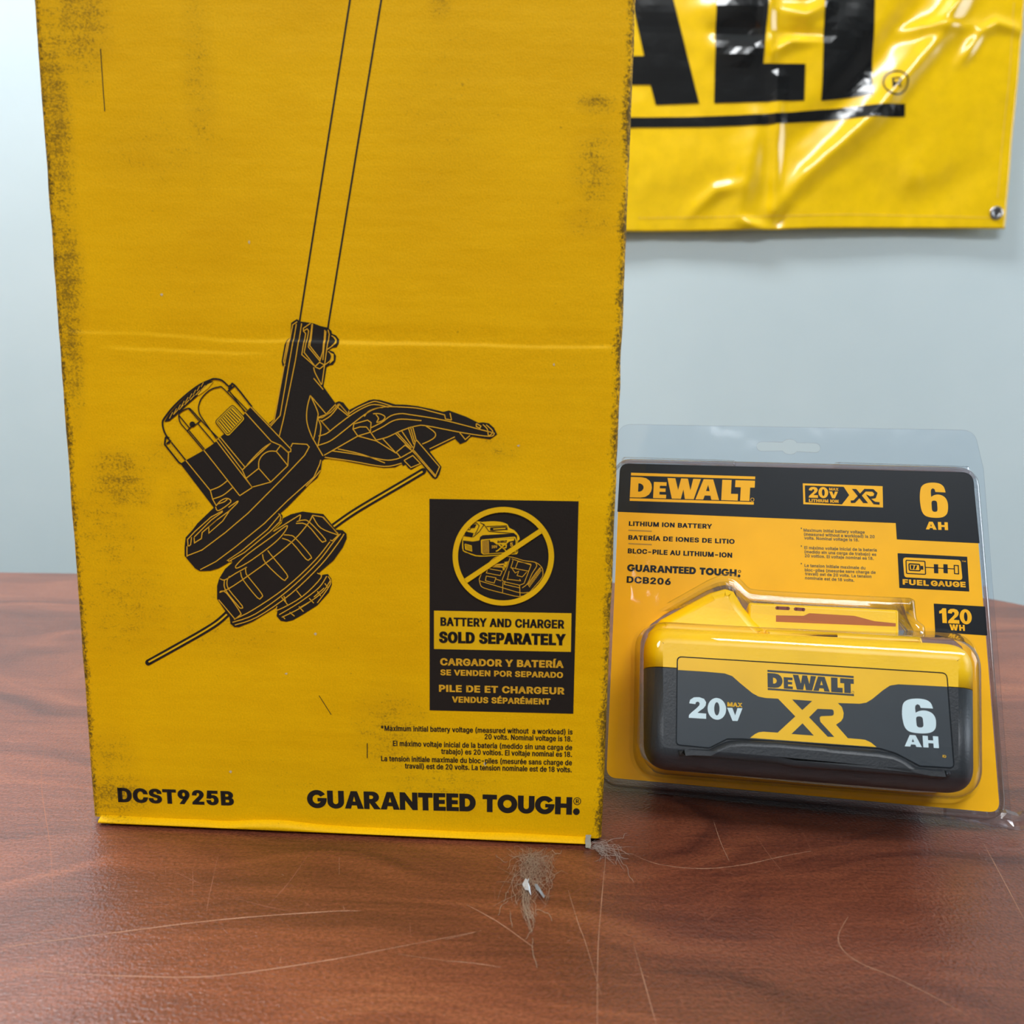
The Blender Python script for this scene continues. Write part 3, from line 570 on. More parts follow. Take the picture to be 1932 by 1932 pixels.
def card_material():
    a = NT('yellow_printed_cardboard')
    c = a.coord()
    sep = a.n('ShaderNodeSeparateXYZ', i={0: c}); u, v = sep.outputs[0], sep.outputs[2]
    tone = a.noise(a.coord((1, 1, 1.6)), 14, 4, 0.6)
    grain = a.noise(c, 1500, 2, 0.6)
    base = a.ramp(tone, [(0.3, lin((228, 174, 0))), (0.7, lin((240, 188, 2)))])
    gr = a.n('ShaderNodeMapRange', i={0: grain, 1: 0.3, 2: 0.7, 3: 0.93, 4: 1.06}).outputs[0]
    base = a.mix(1.0, base, gr, 'MULTIPLY')
    # rubbed-in dirt: soft patches broken up by the paper grain and the flutes underneath
    def patch(cu, cv, ru, rv, k):
        du = a.math('DIVIDE', a.math('SUBTRACT', u, cu), ru); dv = a.math('DIVIDE', a.math('SUBTRACT', v, cv), rv)
        r2 = a.math('ADD', a.math('MULTIPLY', du, du), a.math('MULTIPLY', dv, dv))
        return a.math('MULTIPLY', a.math('SUBTRACT', 1.0, r2, True), k)
    tot = None
    for px, py, rx, ry, k in [(150, 20, 70, 190, .75), (105, 230, 42, 300, .85), (125, 520, 45, 170, .9), (135, 640, 30, 210, .8),
                              (225, 905, 80, 80, .75), (190, 1000, 110, 130, .45), (235, 1140, 120, 130, .45),
                              (215, 1500, 90, 60, .75), (205, 1430, 70, 70, .5), (375, 150, 40, 260, .42), (300, 280, 160, 90, .3),
                              (1125, 195, 45, 30, .7), (1125, 320, 60, 110, .6), (1110, 420, 60, 40, .45), (840, 200, 130, 220, .22),
                              (830, 10, 30, 40, .5), (740, 1380, 90, 110, .55), (830, 1480, 170, 80, .42), (930, 850, 70, 40, .4),
                              (400, 880, 130, 60, .35), (350, 960, 50, 60, .55), (420, 1180, 130, 80, .35), (590, 600, 60, 40, .2),
                              (560, 1480, 200, 60, .2), (1090, 700, 80, 300, .15), (300, 860, 60, 50, .4)]:
        cu, cv = BOX.uv(px, py); e1 = BOX.uv(px + rx, py); e2 = BOX.uv(px, py - ry)
        p = patch(cu, cv, abs(e1[0] - cu), abs(e2[1] - cv), k)
        tot = p if tot is None else a.math('MAXIMUM', tot, p)
    eD = a.n('ShaderNodeMapRange', i={0: sep.outputs[1], 1: 0.002, 2: 0.006, 3: 1.0, 4: 0.0}).outputs[0]   # only near the front
    tot = a.math('MULTIPLY', tot, eD)
    flute = a.n('ShaderNodeTexWave', wave_type='BANDS', bands_direction='Z', i={'Vector': c, 'Scale': 78, 'Distortion': 3.0, 'Detail': 2, 'Detail Scale': 2}).outputs[1]
    dirt_n = a.noise(a.coord((1, 1, 1.15)), 1100, 3, 0.7)
    cl = a.noise(a.coord((1, 1, 1.25)), 170, 4, 0.7)
    dn = a.math('ADD', a.math('MULTIPLY', dirt_n, 0.62), a.math('ADD', a.math('MULTIPLY', cl, 0.34), a.math('MULTIPLY', flute, 0.04)))
    thr = a.n('ShaderNodeMapRange', i={0: tot, 1: 0.0, 2: 1.0, 3: 0.62, 4: 0.34}).outputs[0]
    d1 = a.math('MULTIPLY', a.math('MULTIPLY', a.math('SUBTRACT', dn, thr), 5.5, True), 0.8)
    haze = a.math('MULTIPLY', a.math('MULTIPLY', tot, cl), 0.42)
    d1 = a.math('MAXIMUM', d1, haze)
    # worn edges
    eL = a.n('ShaderNodeMapRange', i={0: u, 1: 0.0015, 2: 0.0055, 3: 1.0, 4: 0.0}).outputs[0]
    eR = a.n('ShaderNodeMapRange', i={0: u, 1: BW - 0.0055, 2: BW - 0.001, 3: 0.0, 4: 1.0}).outputs[0]
    edge = a.math('MULTIPLY', a.math('MAXIMUM', eL, eR), eD)
    en = a.noise(a.coord((1, 1, 1.0)), 900, 3, 0.7)
    eb = a.noise(a.coord((0.2, 0.2, 1)), 60, 3, 0.7)
    et = a.math('ADD', a.math('MULTIPLY', en, 0.6), a.math('MULTIPLY', eb, 0.4))
    ethr = a.n('ShaderNodeMapRange', i={0: edge, 1: 0.0, 2: 1.0, 3: 0.70, 4: 0.40}).outputs[0]
    d2 = a.math('MULTIPLY', a.math('SUBTRACT', et, ethr), 6.5, True)
    d = a.math('MULTIPLY', a.math('MAXIMUM', d1, d2), 0.88)
    spk = a.math('MULTIPLY', a.math('SUBTRACT', a.noise(c, 420, 2, 0.5), 0.735), 12.0, True)
    d = a.math('MAXIMUM', d, a.math('MULTIPLY', spk, 0.5))
    col = a.mix(d, base, lin((64, 54, 26)))
    a.link(col, a.p.inputs['Base Color'])
    a.p.inputs['Roughness'].default_value = 0.52
    a.p.inputs['Specular IOR Level'].default_value = 0.14
    b0 = a.bump(flute, 0.025, 0.0006)
    b1 = a.bump(a.noise(a.coord((1, 1, 2)), 35, 3), 0.25, 0.002, b0)
    a.link(a.bump(a.noise(c, 1700, 2, 0.6), 0.35, 0.00025, b1), a.p.inputs['Normal'])
    return a.m
M_CARD = card_material()
M_BLACK = plain('black_print', (30, 27, 24), 0.55, spec=0.3, grain=(1500, 0.25, 0.0002))
M_YPRINT = plain('yellow_unprinted_line', (226, 172, 40), 0.55, spec=0.3)
M_YPAPER = plain('yellow_paper_face', (232, 184, 6), 0.52, spec=0.3, grain=(1500, 0.3, 0.0002))
M_KRAFT = plain('torn_grey_cardboard', (150, 146, 132), 0.9, grain=(900, 0.6, 0.0006))
M_KBROWN = plain('brown_cardboard', (120, 92, 60), 0.9, grain=(700, 0.5, 0.0006))

# crease pressed across the front: valley above, small ledge below
_cr = [BOX.uv(*p) for p in ((120, 622), (300, 628), (430, 640), (560, 640), (700, 644), (860, 646), (1000, 651), (1160, 652))]
_cr2 = [BOX.uv(*p) for p in ((150, 650), (300, 657), (470, 664))]
def _ip(P, u):
    if u <= P[0][0]: return P[0][1]
    for i in range(len(P) - 1):
        if u <= P[i + 1][0]: return P[i][1] + (P[i + 1][1] - P[i][1]) * (u - P[i][0]) / (P[i + 1][0] - P[i][0])
    return P[-1][1]
def ss(t): t = max(0.0, min(1.0, t)); return t * t * (3 - 2 * t)
def ledge(t, a):
    """t metres above the crease line"""
    if t > 0: return -a * (1 - ss(t / 0.007)) if t < 0.007 else 0.0
    if t > -0.0011: return -a + 1.55 * a * ss(-t / 0.0011)
    return 0.55 * a * (1 - ss((-t - 0.0011) / 0.011))
def crease(u, v):
    e = ss(u / 0.006) * ss((BW - u) / 0.004)
    wob = 0.0005 * noise.noise((u * 160, 3.1, 0))
    a1 = 0.00030 * (0.55 + 0.45 * ss((u - 0.05) / 0.02)) * (1 + 0.5 * noise.noise((u * 60, 0.3, 0)))
    d = ledge(v - _ip(_cr, u) - wob, a1)
    a2 = 0.00018 * ss((u - 0.012) / 0.01) * (1 - ss((u - 0.062) / 0.012))
    d += ledge(v - _ip(_cr2, u) + wob, a2) if a2 > 0 else 0
    return d * e

CARTON = empty('cardboard_box', BOX.matrix())
tag(CARTON, 'tall yellow cardboard box printed with a black string trimmer, scuffed along its edges', 'box')
b = MB()
vs = [0.002, 0.004]
vc = BOX.uv(650, 645)[1]
k = 0.01
while k < BH - 0.01: vs.append(k); k += 0.006
vs += [vc + 0.0005 * j for j in range(-26, 24)] + [BH - 0.003, BH]
vs = sorted(set(round(x, 5) for x in vs))
R_ = 0.0022
us = [R_ + (BW - 2 * R_) * i / 70 for i in range(71)]
def section(v):
    j = lambda s, k: 0.00035 * noise.noise((v * 90 + k, s * 5, 0.2)) * (1 if v < 0.4 else 0.6)
    P = []
    for i in range(7):
        t = pi + pi / 2 * i / 6        # front-left corner, from left side to the front
        P.append(loc(R_ + R_ * cos(t) + j(i, 0), v, -R_ - R_ * sin(t)))
    P += [loc(x, v, crease(x, v)) for x in us[1:-1]]
    for i in range(7):
        t = -pi / 2 + pi / 2 * i / 6
        P.append(loc(BW - R_ + R_ * cos(t) + j(i, 30), v, -R_ - R_ * sin(t)))
    P += [loc(BW - 0.001, v, -BD + 0.001), loc(0.001, v, -BD + 0.001)]
    return P
b.quadstrip([section(v) for v in vs], 0, True, True)
# paper nicks and a dark scratch in the printed face
def face_mark(P, mat, wpx=0):
    I = Ink(BOX, 0.0, 0.0001)
    if wpx: I.stroke(P, wpx)
    else: I.fill(P)
    b.add([(x, y - crease(x, z), z) for x, y, z in I.mb.v], I.mb.f, mat)
for x, y, w_, h_ in [(470, 457, 2, 4), (305, 556, 3, 3), (1045, 688, 2, 3), (915, 1441, 3, 5), (540, 1271, 3, 2), (595, 1196, 3, 3), (978, 841, 3, 2), (435, 1456, 3, 3)]:
    face_mark([(x - w_, y), (x, y - h_), (x + w_, y - 1), (x + 1, y + h_)], 3)
face_mark([(190, 92), (192, 125), (195, 170), (198, 210)], 2, 1.6); face_mark([(602, 1312), (625, 1348)], 2, 1.2); face_mark([(693, 1402), (693, 1430)], 2, 1.6)
b.cap([[(p[0], p[1]) for p in section(BH)]], lambda x, y: (x, y, BH), 0, True)
b.cap([[(p[0], p[1]) for p in section(0.002)]], lambda x, y: (x, y, 0.002), 1, False)
b.build('carton', [M_CARD, M_KBROWN, M_BLACK, plain('bare_paper', (205, 190, 150), 0.8)], CARTON)
# the folded bottom flap bulges out under the front as a bright lip
b = MB(); rg = []
for i in range(61):
    u = 0.0035 + (BW - 0.0075) * i / 60
    n_ = noise.noise((u * 45, 5.5, 0)) * 0.0004
    bump_ = 0.0011 * math.exp(-((u - 0.068) / 0.014) ** 2) - 0.0004 * math.exp(-((u - 0.05) / 0.006) ** 2)
    top = 0.0026 + n_ + bump_; out = 0.0026 + n_ * 0.5
    rg.append([loc(u, 0.0024, -0.012), loc(u, top, -0.0002), loc(u, top - 0.0001, 0.0006), loc(u, top - 0.0009, out), loc(u, 0.0013, out + 0.0003),
               loc(u, 0.0010, out - 0.0002), loc(u, 0.0009, -0.0035), loc(u, 0.0, -0.012)])
b.quadstrip(rg, 0, True, True, True)
for r in (rg[0], rg[-1]): b.add(r, [tuple(range(8))], 1)
b.build('bottom_flap', [M_CARD, M_KRAFT], CARTON, fixn=True)
b = MB(); q = []
for k in range(7):                       # frayed paper where the flap's corner is torn
    u = BW - 0.0058 + 0.0003 * k
    q.append([loc(u + 0.0004 * noise.noise((k * 2.1, j * 3.3, 0)), 0.0002 + 0.0009 * j + 0.0003 * noise.noise((k, j * 1.7, 5)),
                  0.0034 + 0.0005 * noise.noise((k * 3, j * 2, 9)) - 0.0006 * j) for j in range(5)])
b.quadstrip(q, 0, False, False)
o = b.build('torn_corner', M_KRAFT, CARTON); o['label'] = 'frayed grey paper at the torn corner'
md = o.modifiers.new('thick', 'SOLIDIFY'); md.thickness = 0.0006
# ------------------------------------------------------------------ prints on the carton
CUTV = [vc + 0.0004 * j for j in range(-26, 24)]
def drape(u, v): return crease(u, v)
B0, Y0_, = 0, 1
PM = [M_BLACK, M_YPRINT, M_YPAPER]
z1, z2, z3 = zoom(260, 580, 4.83), zoom(580, 720, 4.83), zoom(260, 900, 4.6)
def zz(f, P): return [f(*p) for p in P]
I = Ink(BOX, 0.0, 0.00016)
LW = 1.75                                  # fine line, pixels
def yl(f, P, sm=0, w=LW, lay=3, closed=False): I.stroke(zz(f, P), w, 1, lay, closed, sm)
def bl(f, P, sm=0, w=2.2, lay=2, closed=False): I.stroke(zz(f, P), w, 0, lay, closed, sm)
# shaft
I.stroke([(974.6, -2000), (662.5, -12), (565.5, 606)], 4.2, 0, 0)
I.stroke([(1053.6, -2000), (721.5, -12), (618.5, 620)], 4.2, 0, 0)
# neck and collar
neck = [(1398, 140), (1450, 106), (1485, 128), (1560, 138), (1605, 146), (1660, 168), (1735, 185), (1765, 215), (1768, 238), (1805, 255),
        (1832, 290), (1835, 325), (1815, 362), (1775, 368), (1745, 388), (1788, 405), (1808, 440), (1803, 488), (1780, 522), (1750, 527),
        (1722, 545), (1693, 720), (1800, 870), (1830, 855), (1872, 865), (1932, 940), (1960, 980), (1932, 1150), (1690, 1360), (1640, 1420),
        (1400, 1330), (1205, 1075), (1198, 1050), (1240, 1020), (1332, 545), (1318, 525), (1312, 490), (1340, 340), (1360, 295), (1388, 272)]
I.fill(zz(z1, neck), 0, 0)
# guard
guard = [(230, 215), (262, 188), (300, 180), (325, 198), (380, 258), (470, 212), (560, 170), (600, 161), (655, 165), (720, 183), (800, 207), (900, 210),
         (1000, 222), (1130, 248), (1240, 275), (1290, 262), (1340, 280), (1450, 320), (1560, 375), (1600, 370), (1655, 380), (1700, 420), (1730, 480),
         (1665, 525), (1500, 500), (1482, 508), (1450, 545), (1392, 568), (1345, 520), (1115, 635), (1222, 775), (1205, 840), (1185, 875), (1165, 888),
         (1140, 875), (1040, 748), (945, 802), (918, 785), (895, 755), (872, 768), (860, 748), (800, 780), (700, 785), (560, 765), (400, 735), (280, 708),
         (200, 700), (155, 705), (120, 730), (20, 640), (-20, 450), (0, 120)]
I.fill(zz(z2, guard), 0, 0.3)
# motor: black lower half, yellow cap drawn in black outline
motor = [(700, 1832), (402, 1440), (398, 1418), (440, 1392), (605, 1300), (700, 1235), (770, 1165), (905, 1080), (975, 965), (1036, 900), (1215, 1085), (1400, 1290),
         (1410, 1420), (1220, 1620), (1050, 1660), (920, 1740), (760, 1880)]
I.fill(zz(z1, motor), 0, 0.6)
bl(z1, [(412, 1432), (378, 1412), (248, 1248), (254, 1190), (262, 1178)], 0, 3.2)
bl(z1, [(290, 1190), (268, 1175), (240, 1120), (228, 1050), (250, 1000), (335, 895), (455, 785), (565, 705), (660, 662), (700, 650), (760, 660), (800, 690), (830, 718), (850, 708), (885, 708), (1042, 905)], 3, 3.2)
I.fill(zz(z1, [(245, 1042), (280, 980), (350, 900), (430, 820), (520, 745), (600, 695), (650, 672), (692, 676), (640, 728), (545, 808), (450, 890), (350, 985), (290, 1035)]), 0, 1)
for t in range(9):
    x = 300 + 36 * t; y = 1012 - 36 * t
    yl(z1, [(x - 8, y), (x + 22 - t, y - 58 + t * 2)], 0, 1.1)
for t in range(6):
    x = 330 + 50 * t; y = 975 - 44 * t
    yl(z1, [(x, y), (x + 40, y - 44)], 0, 1.3)
I.fill(zz(z1, [(640, 700), (690, 678), (640, 740), (560, 800), (545, 795)]), 2, 2)
bl(z1, [(555, 900), (560, 950), (590, 1010), (720, 1195)], 3)
bl(z1, [(555, 905), (580, 832), (655, 755), (740, 725), (790, 745), (985, 952)], 3)
bl(z1, [(375, 1000), (385, 958), (460, 918), (500, 942), (575, 1025), (735, 1190)], 3)
bl(z1, [(376, 1000), (392, 1052), (455, 1128), (600, 1300)], 3)
bl(z1, [(455, 1122), (480, 1095), (540, 1060), (575, 1030)], 0); bl(z1, [(380, 985), (470, 1095)]); bl(z1, [(465, 920), (560, 1030)])
I.disc(z1(500, 1065), 5.5, 0, 2)
bl(z1, [(470, 1122), (610, 1290)]); bl(z1, [(552, 1060), (700, 1235)])
bl(z1, [(308, 1228), (440, 1392)], 0, 2.6); bl(z1, [(262, 1245), (300, 1225)]); bl(z1, [(268, 1185), (300, 1215), (270, 1235)], 0, 3)
bl(z1, [(830, 750), (975, 950)], 0, 2); bl(z1, [(820, 765), (885, 712)], 0, 2.6); bl(z1, [(845, 775), (1000, 935)], 0, 2); bl(z1, [(830, 745), (862, 722)], 0, 5)
vent = [(866, 878), (992, 1012), (822, 1192), (700, 1040)]
I.fill(rounded(zz(z1, vent), 7), 0, 2)
I.fill(rounded(zz(z1, [(866, 889), (980, 1012), (823, 1178), (711, 1040)]), 6), 2, 3)
I.fill(rounded(zz(z1, [(866, 900), (968, 1010), (824, 1164), (722, 1041)]), 5), 0, 4)
I.fill(rounded(zz(z1, [(866, 908), (960, 1009), (825, 1154), (730, 1042)]), 4), 2, 5)
for t in range(8):
    s = (t + 0.5) / 8
    I.stroke(zz(z1, [(738 + (860 - 738) * s, 1040 - (1040 - 918) * s), (825 + (952 - 825) * s, 1146 - (1146 - 1008) * s)]), 1.9, 0, 6)
for P in [[(440, 1392), (665, 1668), (685, 1745), (720, 1808)], [(605, 1300), (930, 1712)], [(720, 1215), (1045, 1638)], [(735, 1192), (955, 1480), (990, 1560), (1045, 1638)],
          [(755, 1182), (980, 1455)], [(980, 955), (1220, 1220)], [(1220, 1220), (1300, 1255), (1376, 1325), (1370, 1440), (1215, 1590), (1050, 1635)],
          [(1030, 905), (1398, 1290), (1396, 1312), (1372, 1318), (1305, 1256)], [(1300, 1262), (1265, 1310)], [(1265, 1310), (1370, 1440)],
          [(1105, 1465), (990, 1556)], [(1105, 1465), (1215, 1590)], [(955, 1480), (1215, 1235)], [(930, 1715), (1045, 1640)]]: yl(z1, P)
for P in [[(1265, 1310), (1200, 1310), (1145, 1340), (1108, 1395), (1105, 1465)], [(1215, 1237), (1150, 1278), (1060, 1365), (1000, 1432)],
          [(665, 1665), (750, 1630), (820, 1577)], [(685, 1745), (780, 1710), (865, 1642)], [(720, 1802), (760, 1760), (815, 1738), (850, 1772), (740, 1850), (712, 1815)],
          [(730, 1790), (790, 1770), (820, 1745)]]: yl(z1, P, 4)
# neck lines
for P in [[(1455, 130), (1414, 158), (1332, 560), (1247, 1025), (1205, 1070)], [(1447, 150), (1380, 520), (1300, 985), (1213, 1082)], [(1495, 145), (1440, 480), (1332, 1010), (1293, 1170)],
          [(1388, 282), (1366, 312), (1332, 490), (1345, 532)], [(1378, 300), (1345, 490)], [(1510, 215), (1530, 238), (1498, 430), (1612, 532)], [(1575, 145), (1510, 190), (1510, 215), (1545, 195), (1558, 215), (1520, 410), (1625, 545)],
          [(1590, 150), (1558, 360), (1662, 488), (1690, 400), (1705, 205)], [(1595, 150), (1572, 350), (1665, 470)], [(1615, 540), (1660, 560), (1705, 525), (1660, 500), (1615, 540)], [(1735, 205), (1745, 245), (1680, 700)],
          [(1715, 215), (1690, 480)], [(1605, 645), (1692, 748)], [(1720, 390), (1785, 345)]]: yl(z1, P)
for P in [[(1605, 545), (1620, 600), (1676, 705)], [(1765, 258), (1800, 282), (1800, 320), (1770, 352)], [(1740, 400), (1768, 432), (1758, 482), (1712, 520)],
          [(1575, 800), (1545, 920), (1545, 1050), (1590, 1180), (1608, 1185), (1640, 1010), (1640, 945), (1575, 800)], [(1680, 1035), (1760, 985), (1845, 880)], [(1645, 1015), (1670, 1080), (1662, 1170), (1640, 1275)]]: yl(z1, P, 4)
for P in [[(1575, 802), (1722, 975)], [(1640, 1010), (1690, 1000), (1765, 950), (1830, 880)], [(1680, 1040), (1752, 1122)], [(1590, 1180), (1690, 1352)], [(1845, 885), (1930, 985)]]: yl(z1, P)
I.fill(zz(z1, [(1778, 268), (1812, 290), (1812, 325), (1790, 345), (1800, 300)]), 2, 3)
I.fill(zz(z1, [(1750, 408), (1788, 425), (1788, 480), (1750, 515), (1768, 450)]), 2, 3)
# guard lines
for P in [[(380, 292), (460, 240), (590, 185), (650, 186), (780, 226)], [(105, 495), (180, 470), (270, 400), (420, 290), (560, 217), (650, 211), (740, 232)],
          [(100, 580), (210, 540), (330, 450), (430, 370), (520, 302), (600, 255), (700, 230), (820, 229), (1000, 241), (1130, 271), (1250, 302)],
          [(580, 420), (680, 370), (760, 312), (850, 291), (950, 302), (1250, 352), (1600, 442), (1700, 466)], [(590, 462), (690, 410), (770, 362), (860, 341), (1040, 355)],
          [(625, 532), (730, 505), (860, 445), (1000, 402), (1100, 404), (1400, 462), (1660, 498), (1705, 466)], [(230, 630), (450, 662), (700, 712), (800, 707), (852, 690)],
          [(280, 612), (500, 662), (708, 740)], [(160, 688), (400, 722), (700, 772), (860, 742)], [(1080, 402), (1160, 460), (1165, 500), (1120, 535), (1048, 568)],
          [(1600, 390), (1640, 432), (1652, 492), (1690, 452), (1630, 392)], [(520, 318), (560, 270), (640, 240), (690, 236)], [(600, 292), (660, 292), (708, 318), (690, 352), (635, 370), (650, 335), (625, 298)]]: yl(z2, P, 4)
for P in [[(425, 385), (550, 350), (582, 372), (576, 458), (540, 412), (480, 412), (418, 432), (425, 385)], [(418, 432), (462, 495), (576, 460), (632, 538)], [(155, 670), (462, 495)],
          [(462, 495), (632, 540), (812, 652)], [(985, 540), (1000, 535), (1205, 775), (1165, 866), (960, 632), (975, 590), (985, 540)], [(970, 625), (1175, 862)], [(805, 472), (950, 622)], [(822, 465), (950, 605)], [(862, 450), (962, 600)],
          [(920, 415), (972, 572)], [(940, 410), (978, 545)], [(960, 408), (992, 530)], [(812, 642), (892, 577), (958, 632), (852, 692), (812, 642)], [(882, 717), (962, 672), (1032, 745), (945, 782), (882, 717)],
          [(985, 660), (1035, 720)], [(690, 522), (800, 640)], [(1250, 298), (1260, 340), (1315, 350)], [(1300, 285), (1315, 350)], [(1540, 380), (1582, 405), (1572, 425), (1540, 408), (1540, 380)], [(1390, 465), (1440, 527), (1482, 490)],
          [(1115, 612), (1345, 502)], [(250, 210), (372, 310)], [(290, 200), (375, 300), (380, 265)], [(120, 350), (208, 450)], [(130, 330), (215, 280), (292, 202)], [(100, 325), (170, 300), (260, 205)]]: yl(z2, P)
# housing disc under the motor
disc = [(668, 258), (520, 400), (475, 460), (418, 522), (408, 600), (408, 682), (440, 722), (500, 792), (540, 815), (630, 812), (700, 792), (800, 735), (835, 740),
        (870, 720), (1010, 640), (1250, 380), (1258, 335), (1240, 312), (1300, 260), (1462, 92), (1482, 68), (1560, 5), (1590, -60), (1600, -138), (1560, -200), (1470, -290), (1330, -300), (1000, 20)]
I.fill(zz(z3, disc), 0, 1)
for P in [[(1330, -260), (1345, -292), (1470, -285), (1490, -262), (1450, -190), (1270, 0), (960, 312), (760, 482), (560, 632), (430, 682)],
          [(1590, -150), (1580, -110), (1530, 0), (1300, 205), (1100, 402), (850, 605), (680, 732), (545, 802)], [(1588, -60), (1545, -5), (1500, 42), (1462, 80)],
          [(1240, 322), (1130, 452), (900, 642), (780, 722), (820, 730)], [(1248, 372), (1150, 472), (930, 652), (790, 732)], [(1225, 315), (1245, 345), (1230, 400)],
          [(875, 205), (865, 225), (800, 290), (740, 380), (620, 485), (620, 430), (690, 370), (800, 290)], [(790, 262), (870, 207)], [(492, 520), (640, 372), (740, 300)], [(492, 525), (495, 570), (555, 532), (562, 480), (690, 370)],
          [(440, 600), (435, 540), (500, 470), (640, 345), (740, 292)], [(445, 598), (462, 585), (470, 520)], [(430, 690), (430, 600)]]: yl(z3, P)
# spool
spool = [(690, 1055), (690, 940), (708, 880), (738, 830), (760, 795), (800, 760), (850, 720), (900, 690), (1010, 620), (1250, 400), (1260, 358), (1330, 322), (1432, 298), (1520, 310), (1612, 320), (1690, 415),
         (1722, 455), (1780, 460), (1812, 490), (1815, 530), (1780, 610), (1700, 722), (1570, 832), (1300, 1062), (1200, 1130), (1000, 1252), (880, 1300), (840, 1300), (806, 1272), (798, 1212), (760, 1160)]
I.fill(zz(z3, spool), 0, 1.3)
knob = [(1545, 810), (1592, 850), (1650, 840), (1680, 880), (1685, 932), (1660, 1000), (1560, 1112), (1450, 1182), (1350, 1240), (1290, 1255), (1240, 1246), (1205, 1205), (1215, 1150), (1190, 1100), (1300, 1000)]
I.fill(zz(z3, knob), 0, 0)
for P in [[(712, 1000), (800, 962), (950, 862), (1170, 702), (1360, 542), (1480, 402), (1520, 330)], [(840, 1232), (1000, 1152), (1280, 962), (1530, 732), (1670, 560)], [(825, 1258), (1020, 1188), (1300, 988), (1560, 742), (1700, 562), (1762, 490)],
          [(845, 1282), (1040, 1212), (1330, 1012), (1590, 762), (1740, 572), (1792, 492)], [(850, 772), (900, 718), (980, 650), (1160, 520), (1290, 422), (1285, 462), (1200, 560), (1000, 712), (870, 787), (850, 772)],
          [(715, 992), (770, 1002), (890, 1168), (885, 1200), (838, 1235)], [(1520, 340), (1590, 440), (1742, 502)], [(715, 880), (760, 890), (850, 835), (950, 780)], [(1180, 470), (1260, 420), (1380, 345), (1415, 330), (1400, 385)],
          [(1560, 832), (1592, 872), (1430, 1035), (1222, 1150), (1210, 1120)], [(1642, 858), (1570, 962), (1400, 1090), (1230, 1192)], [(1670, 900), (1600, 1002), (1420, 1130), (1252, 1215)], [(1655, 860), (1672, 930), (1560, 1090)]]: yl(z3, P, 4)
for P in [[(1520, 330), (1605, 345), (1742, 492)], [(1612, 345), (1745, 500), (1690, 552), (1672, 545)], [(705, 1062), (850, 1235)], [(1380, 982), (1422, 1035)], [(1490, 1050), (1530, 1092)], [(1320, 1170), (1362, 1205)], [(1400, 1122), (1440, 1165)],
          [(1560, 990), (1590, 1030)], [(1625, 920), (1655, 962)], [(1260, 1205), (1280, 1230)], [(1410, 1130), (1520, 1065)], [(1530, 1040), (1620, 960)], [(1250, 1040), (1310, 1115)], [(1270, 1030), (1290, 1090)]]: yl(z3, P)
for P in [[(1382, 385), (1440, 372), (1492, 390), (1628, 535), (1615, 558), (1590, 550), (1470, 412), (1375, 402)], [(1270, 500), (1330, 505), (1372, 530), (1502, 680), (1495, 708), (1462, 710), (1340, 567), (1255, 530)],
          [(1130, 635), (1172, 690), (1296, 842), (1290, 880), (1258, 885), (1112, 745), (1085, 668)], [(938, 780), (942, 832), (968, 872), (1078, 1010), (1075, 1042), (1042, 1046), (918, 892), (895, 820)], [(800, 858), (778, 900), (792, 972), (908, 1115), (895, 1135), (870, 1112), (762, 975), (755, 895)]]: yl(z3, P, 3)
# cutting lines
sr = [(240, 1318), (365, 1228), (490, 1148), (690, 1030), (870, 925), (1055, 815)]
I.stroke(spline(zz(z2, sr), 6), 11.5, 0, 0); I.disc(z2(1056, 814), 5.7, 0, 0); I.stroke(spline(zz(z2, sr[:-1] + [(1050, 818)]), 6), 3.2, 2, 1)
sl = [(800, 1165), (690, 1262), (560, 1345), (400, 1436), (250, 1520), (92, 1608)]
I.stroke(spline(zz(z3, sl), 6), 11.5, 0, 0); I.disc(z3(92, 1608), 5.7, 0, 0); I.stroke(spline(zz(z3, [(775, 1190)] + sl[1:-1] + [(96, 1604)]), 6), 3.2, 2, 1)
I.build('trimmer_drawing', PM, CARTON, drape, cv=CUTV)

# the notice panel
z4, z5 = zoom(790, 920, 6.0375), zoom(690, 1140, 4.6)
I = Ink(BOX)
I.fill([z4(122, 127), z4(1822, 155), (1081.7, 1346.5), (810.7, 1340)], 0, 0)
I.fill(zz(z4, [(175, 1400), (1740, 1430), (1733, 1870), (175, 1836)]), 2, 1)
I.text('BATTERY AND CHARGER', z4(248, 1572), z4(1657, 1604), 98 / 6.04, 0.075, 0, 2)
I.text('SOLD SEPARATELY', z4(233, 1766), z4(1672, 1796), 130 / 6.04, 0.10, 0, 2)
I.text('CARGADOR Y BATERÍA', z5(647, 528), z5(1716, 551), 62 / 4.6, 0.085, 1, 2)
I.text('SE VENDEN POR SEPARADO', z5(649, 614), z5(1712, 638), 50 / 4.6, 0.08, 1, 2)
I.text('PILE DE ET CHARGEUR', z5(637, 757), z5(1723, 781), 60 / 4.6, 0.085, 1, 2)
I.text('VENDUS SÉPARÉMENT', z5(750, 850), z5(1603, 869), 52 / 4.6, 0.08, 1, 2)
I.build('notice_panel', PM, CARTON, drape)
NP = [o for o in CARTON.children if o.name.startswith('notice_panel')][0]
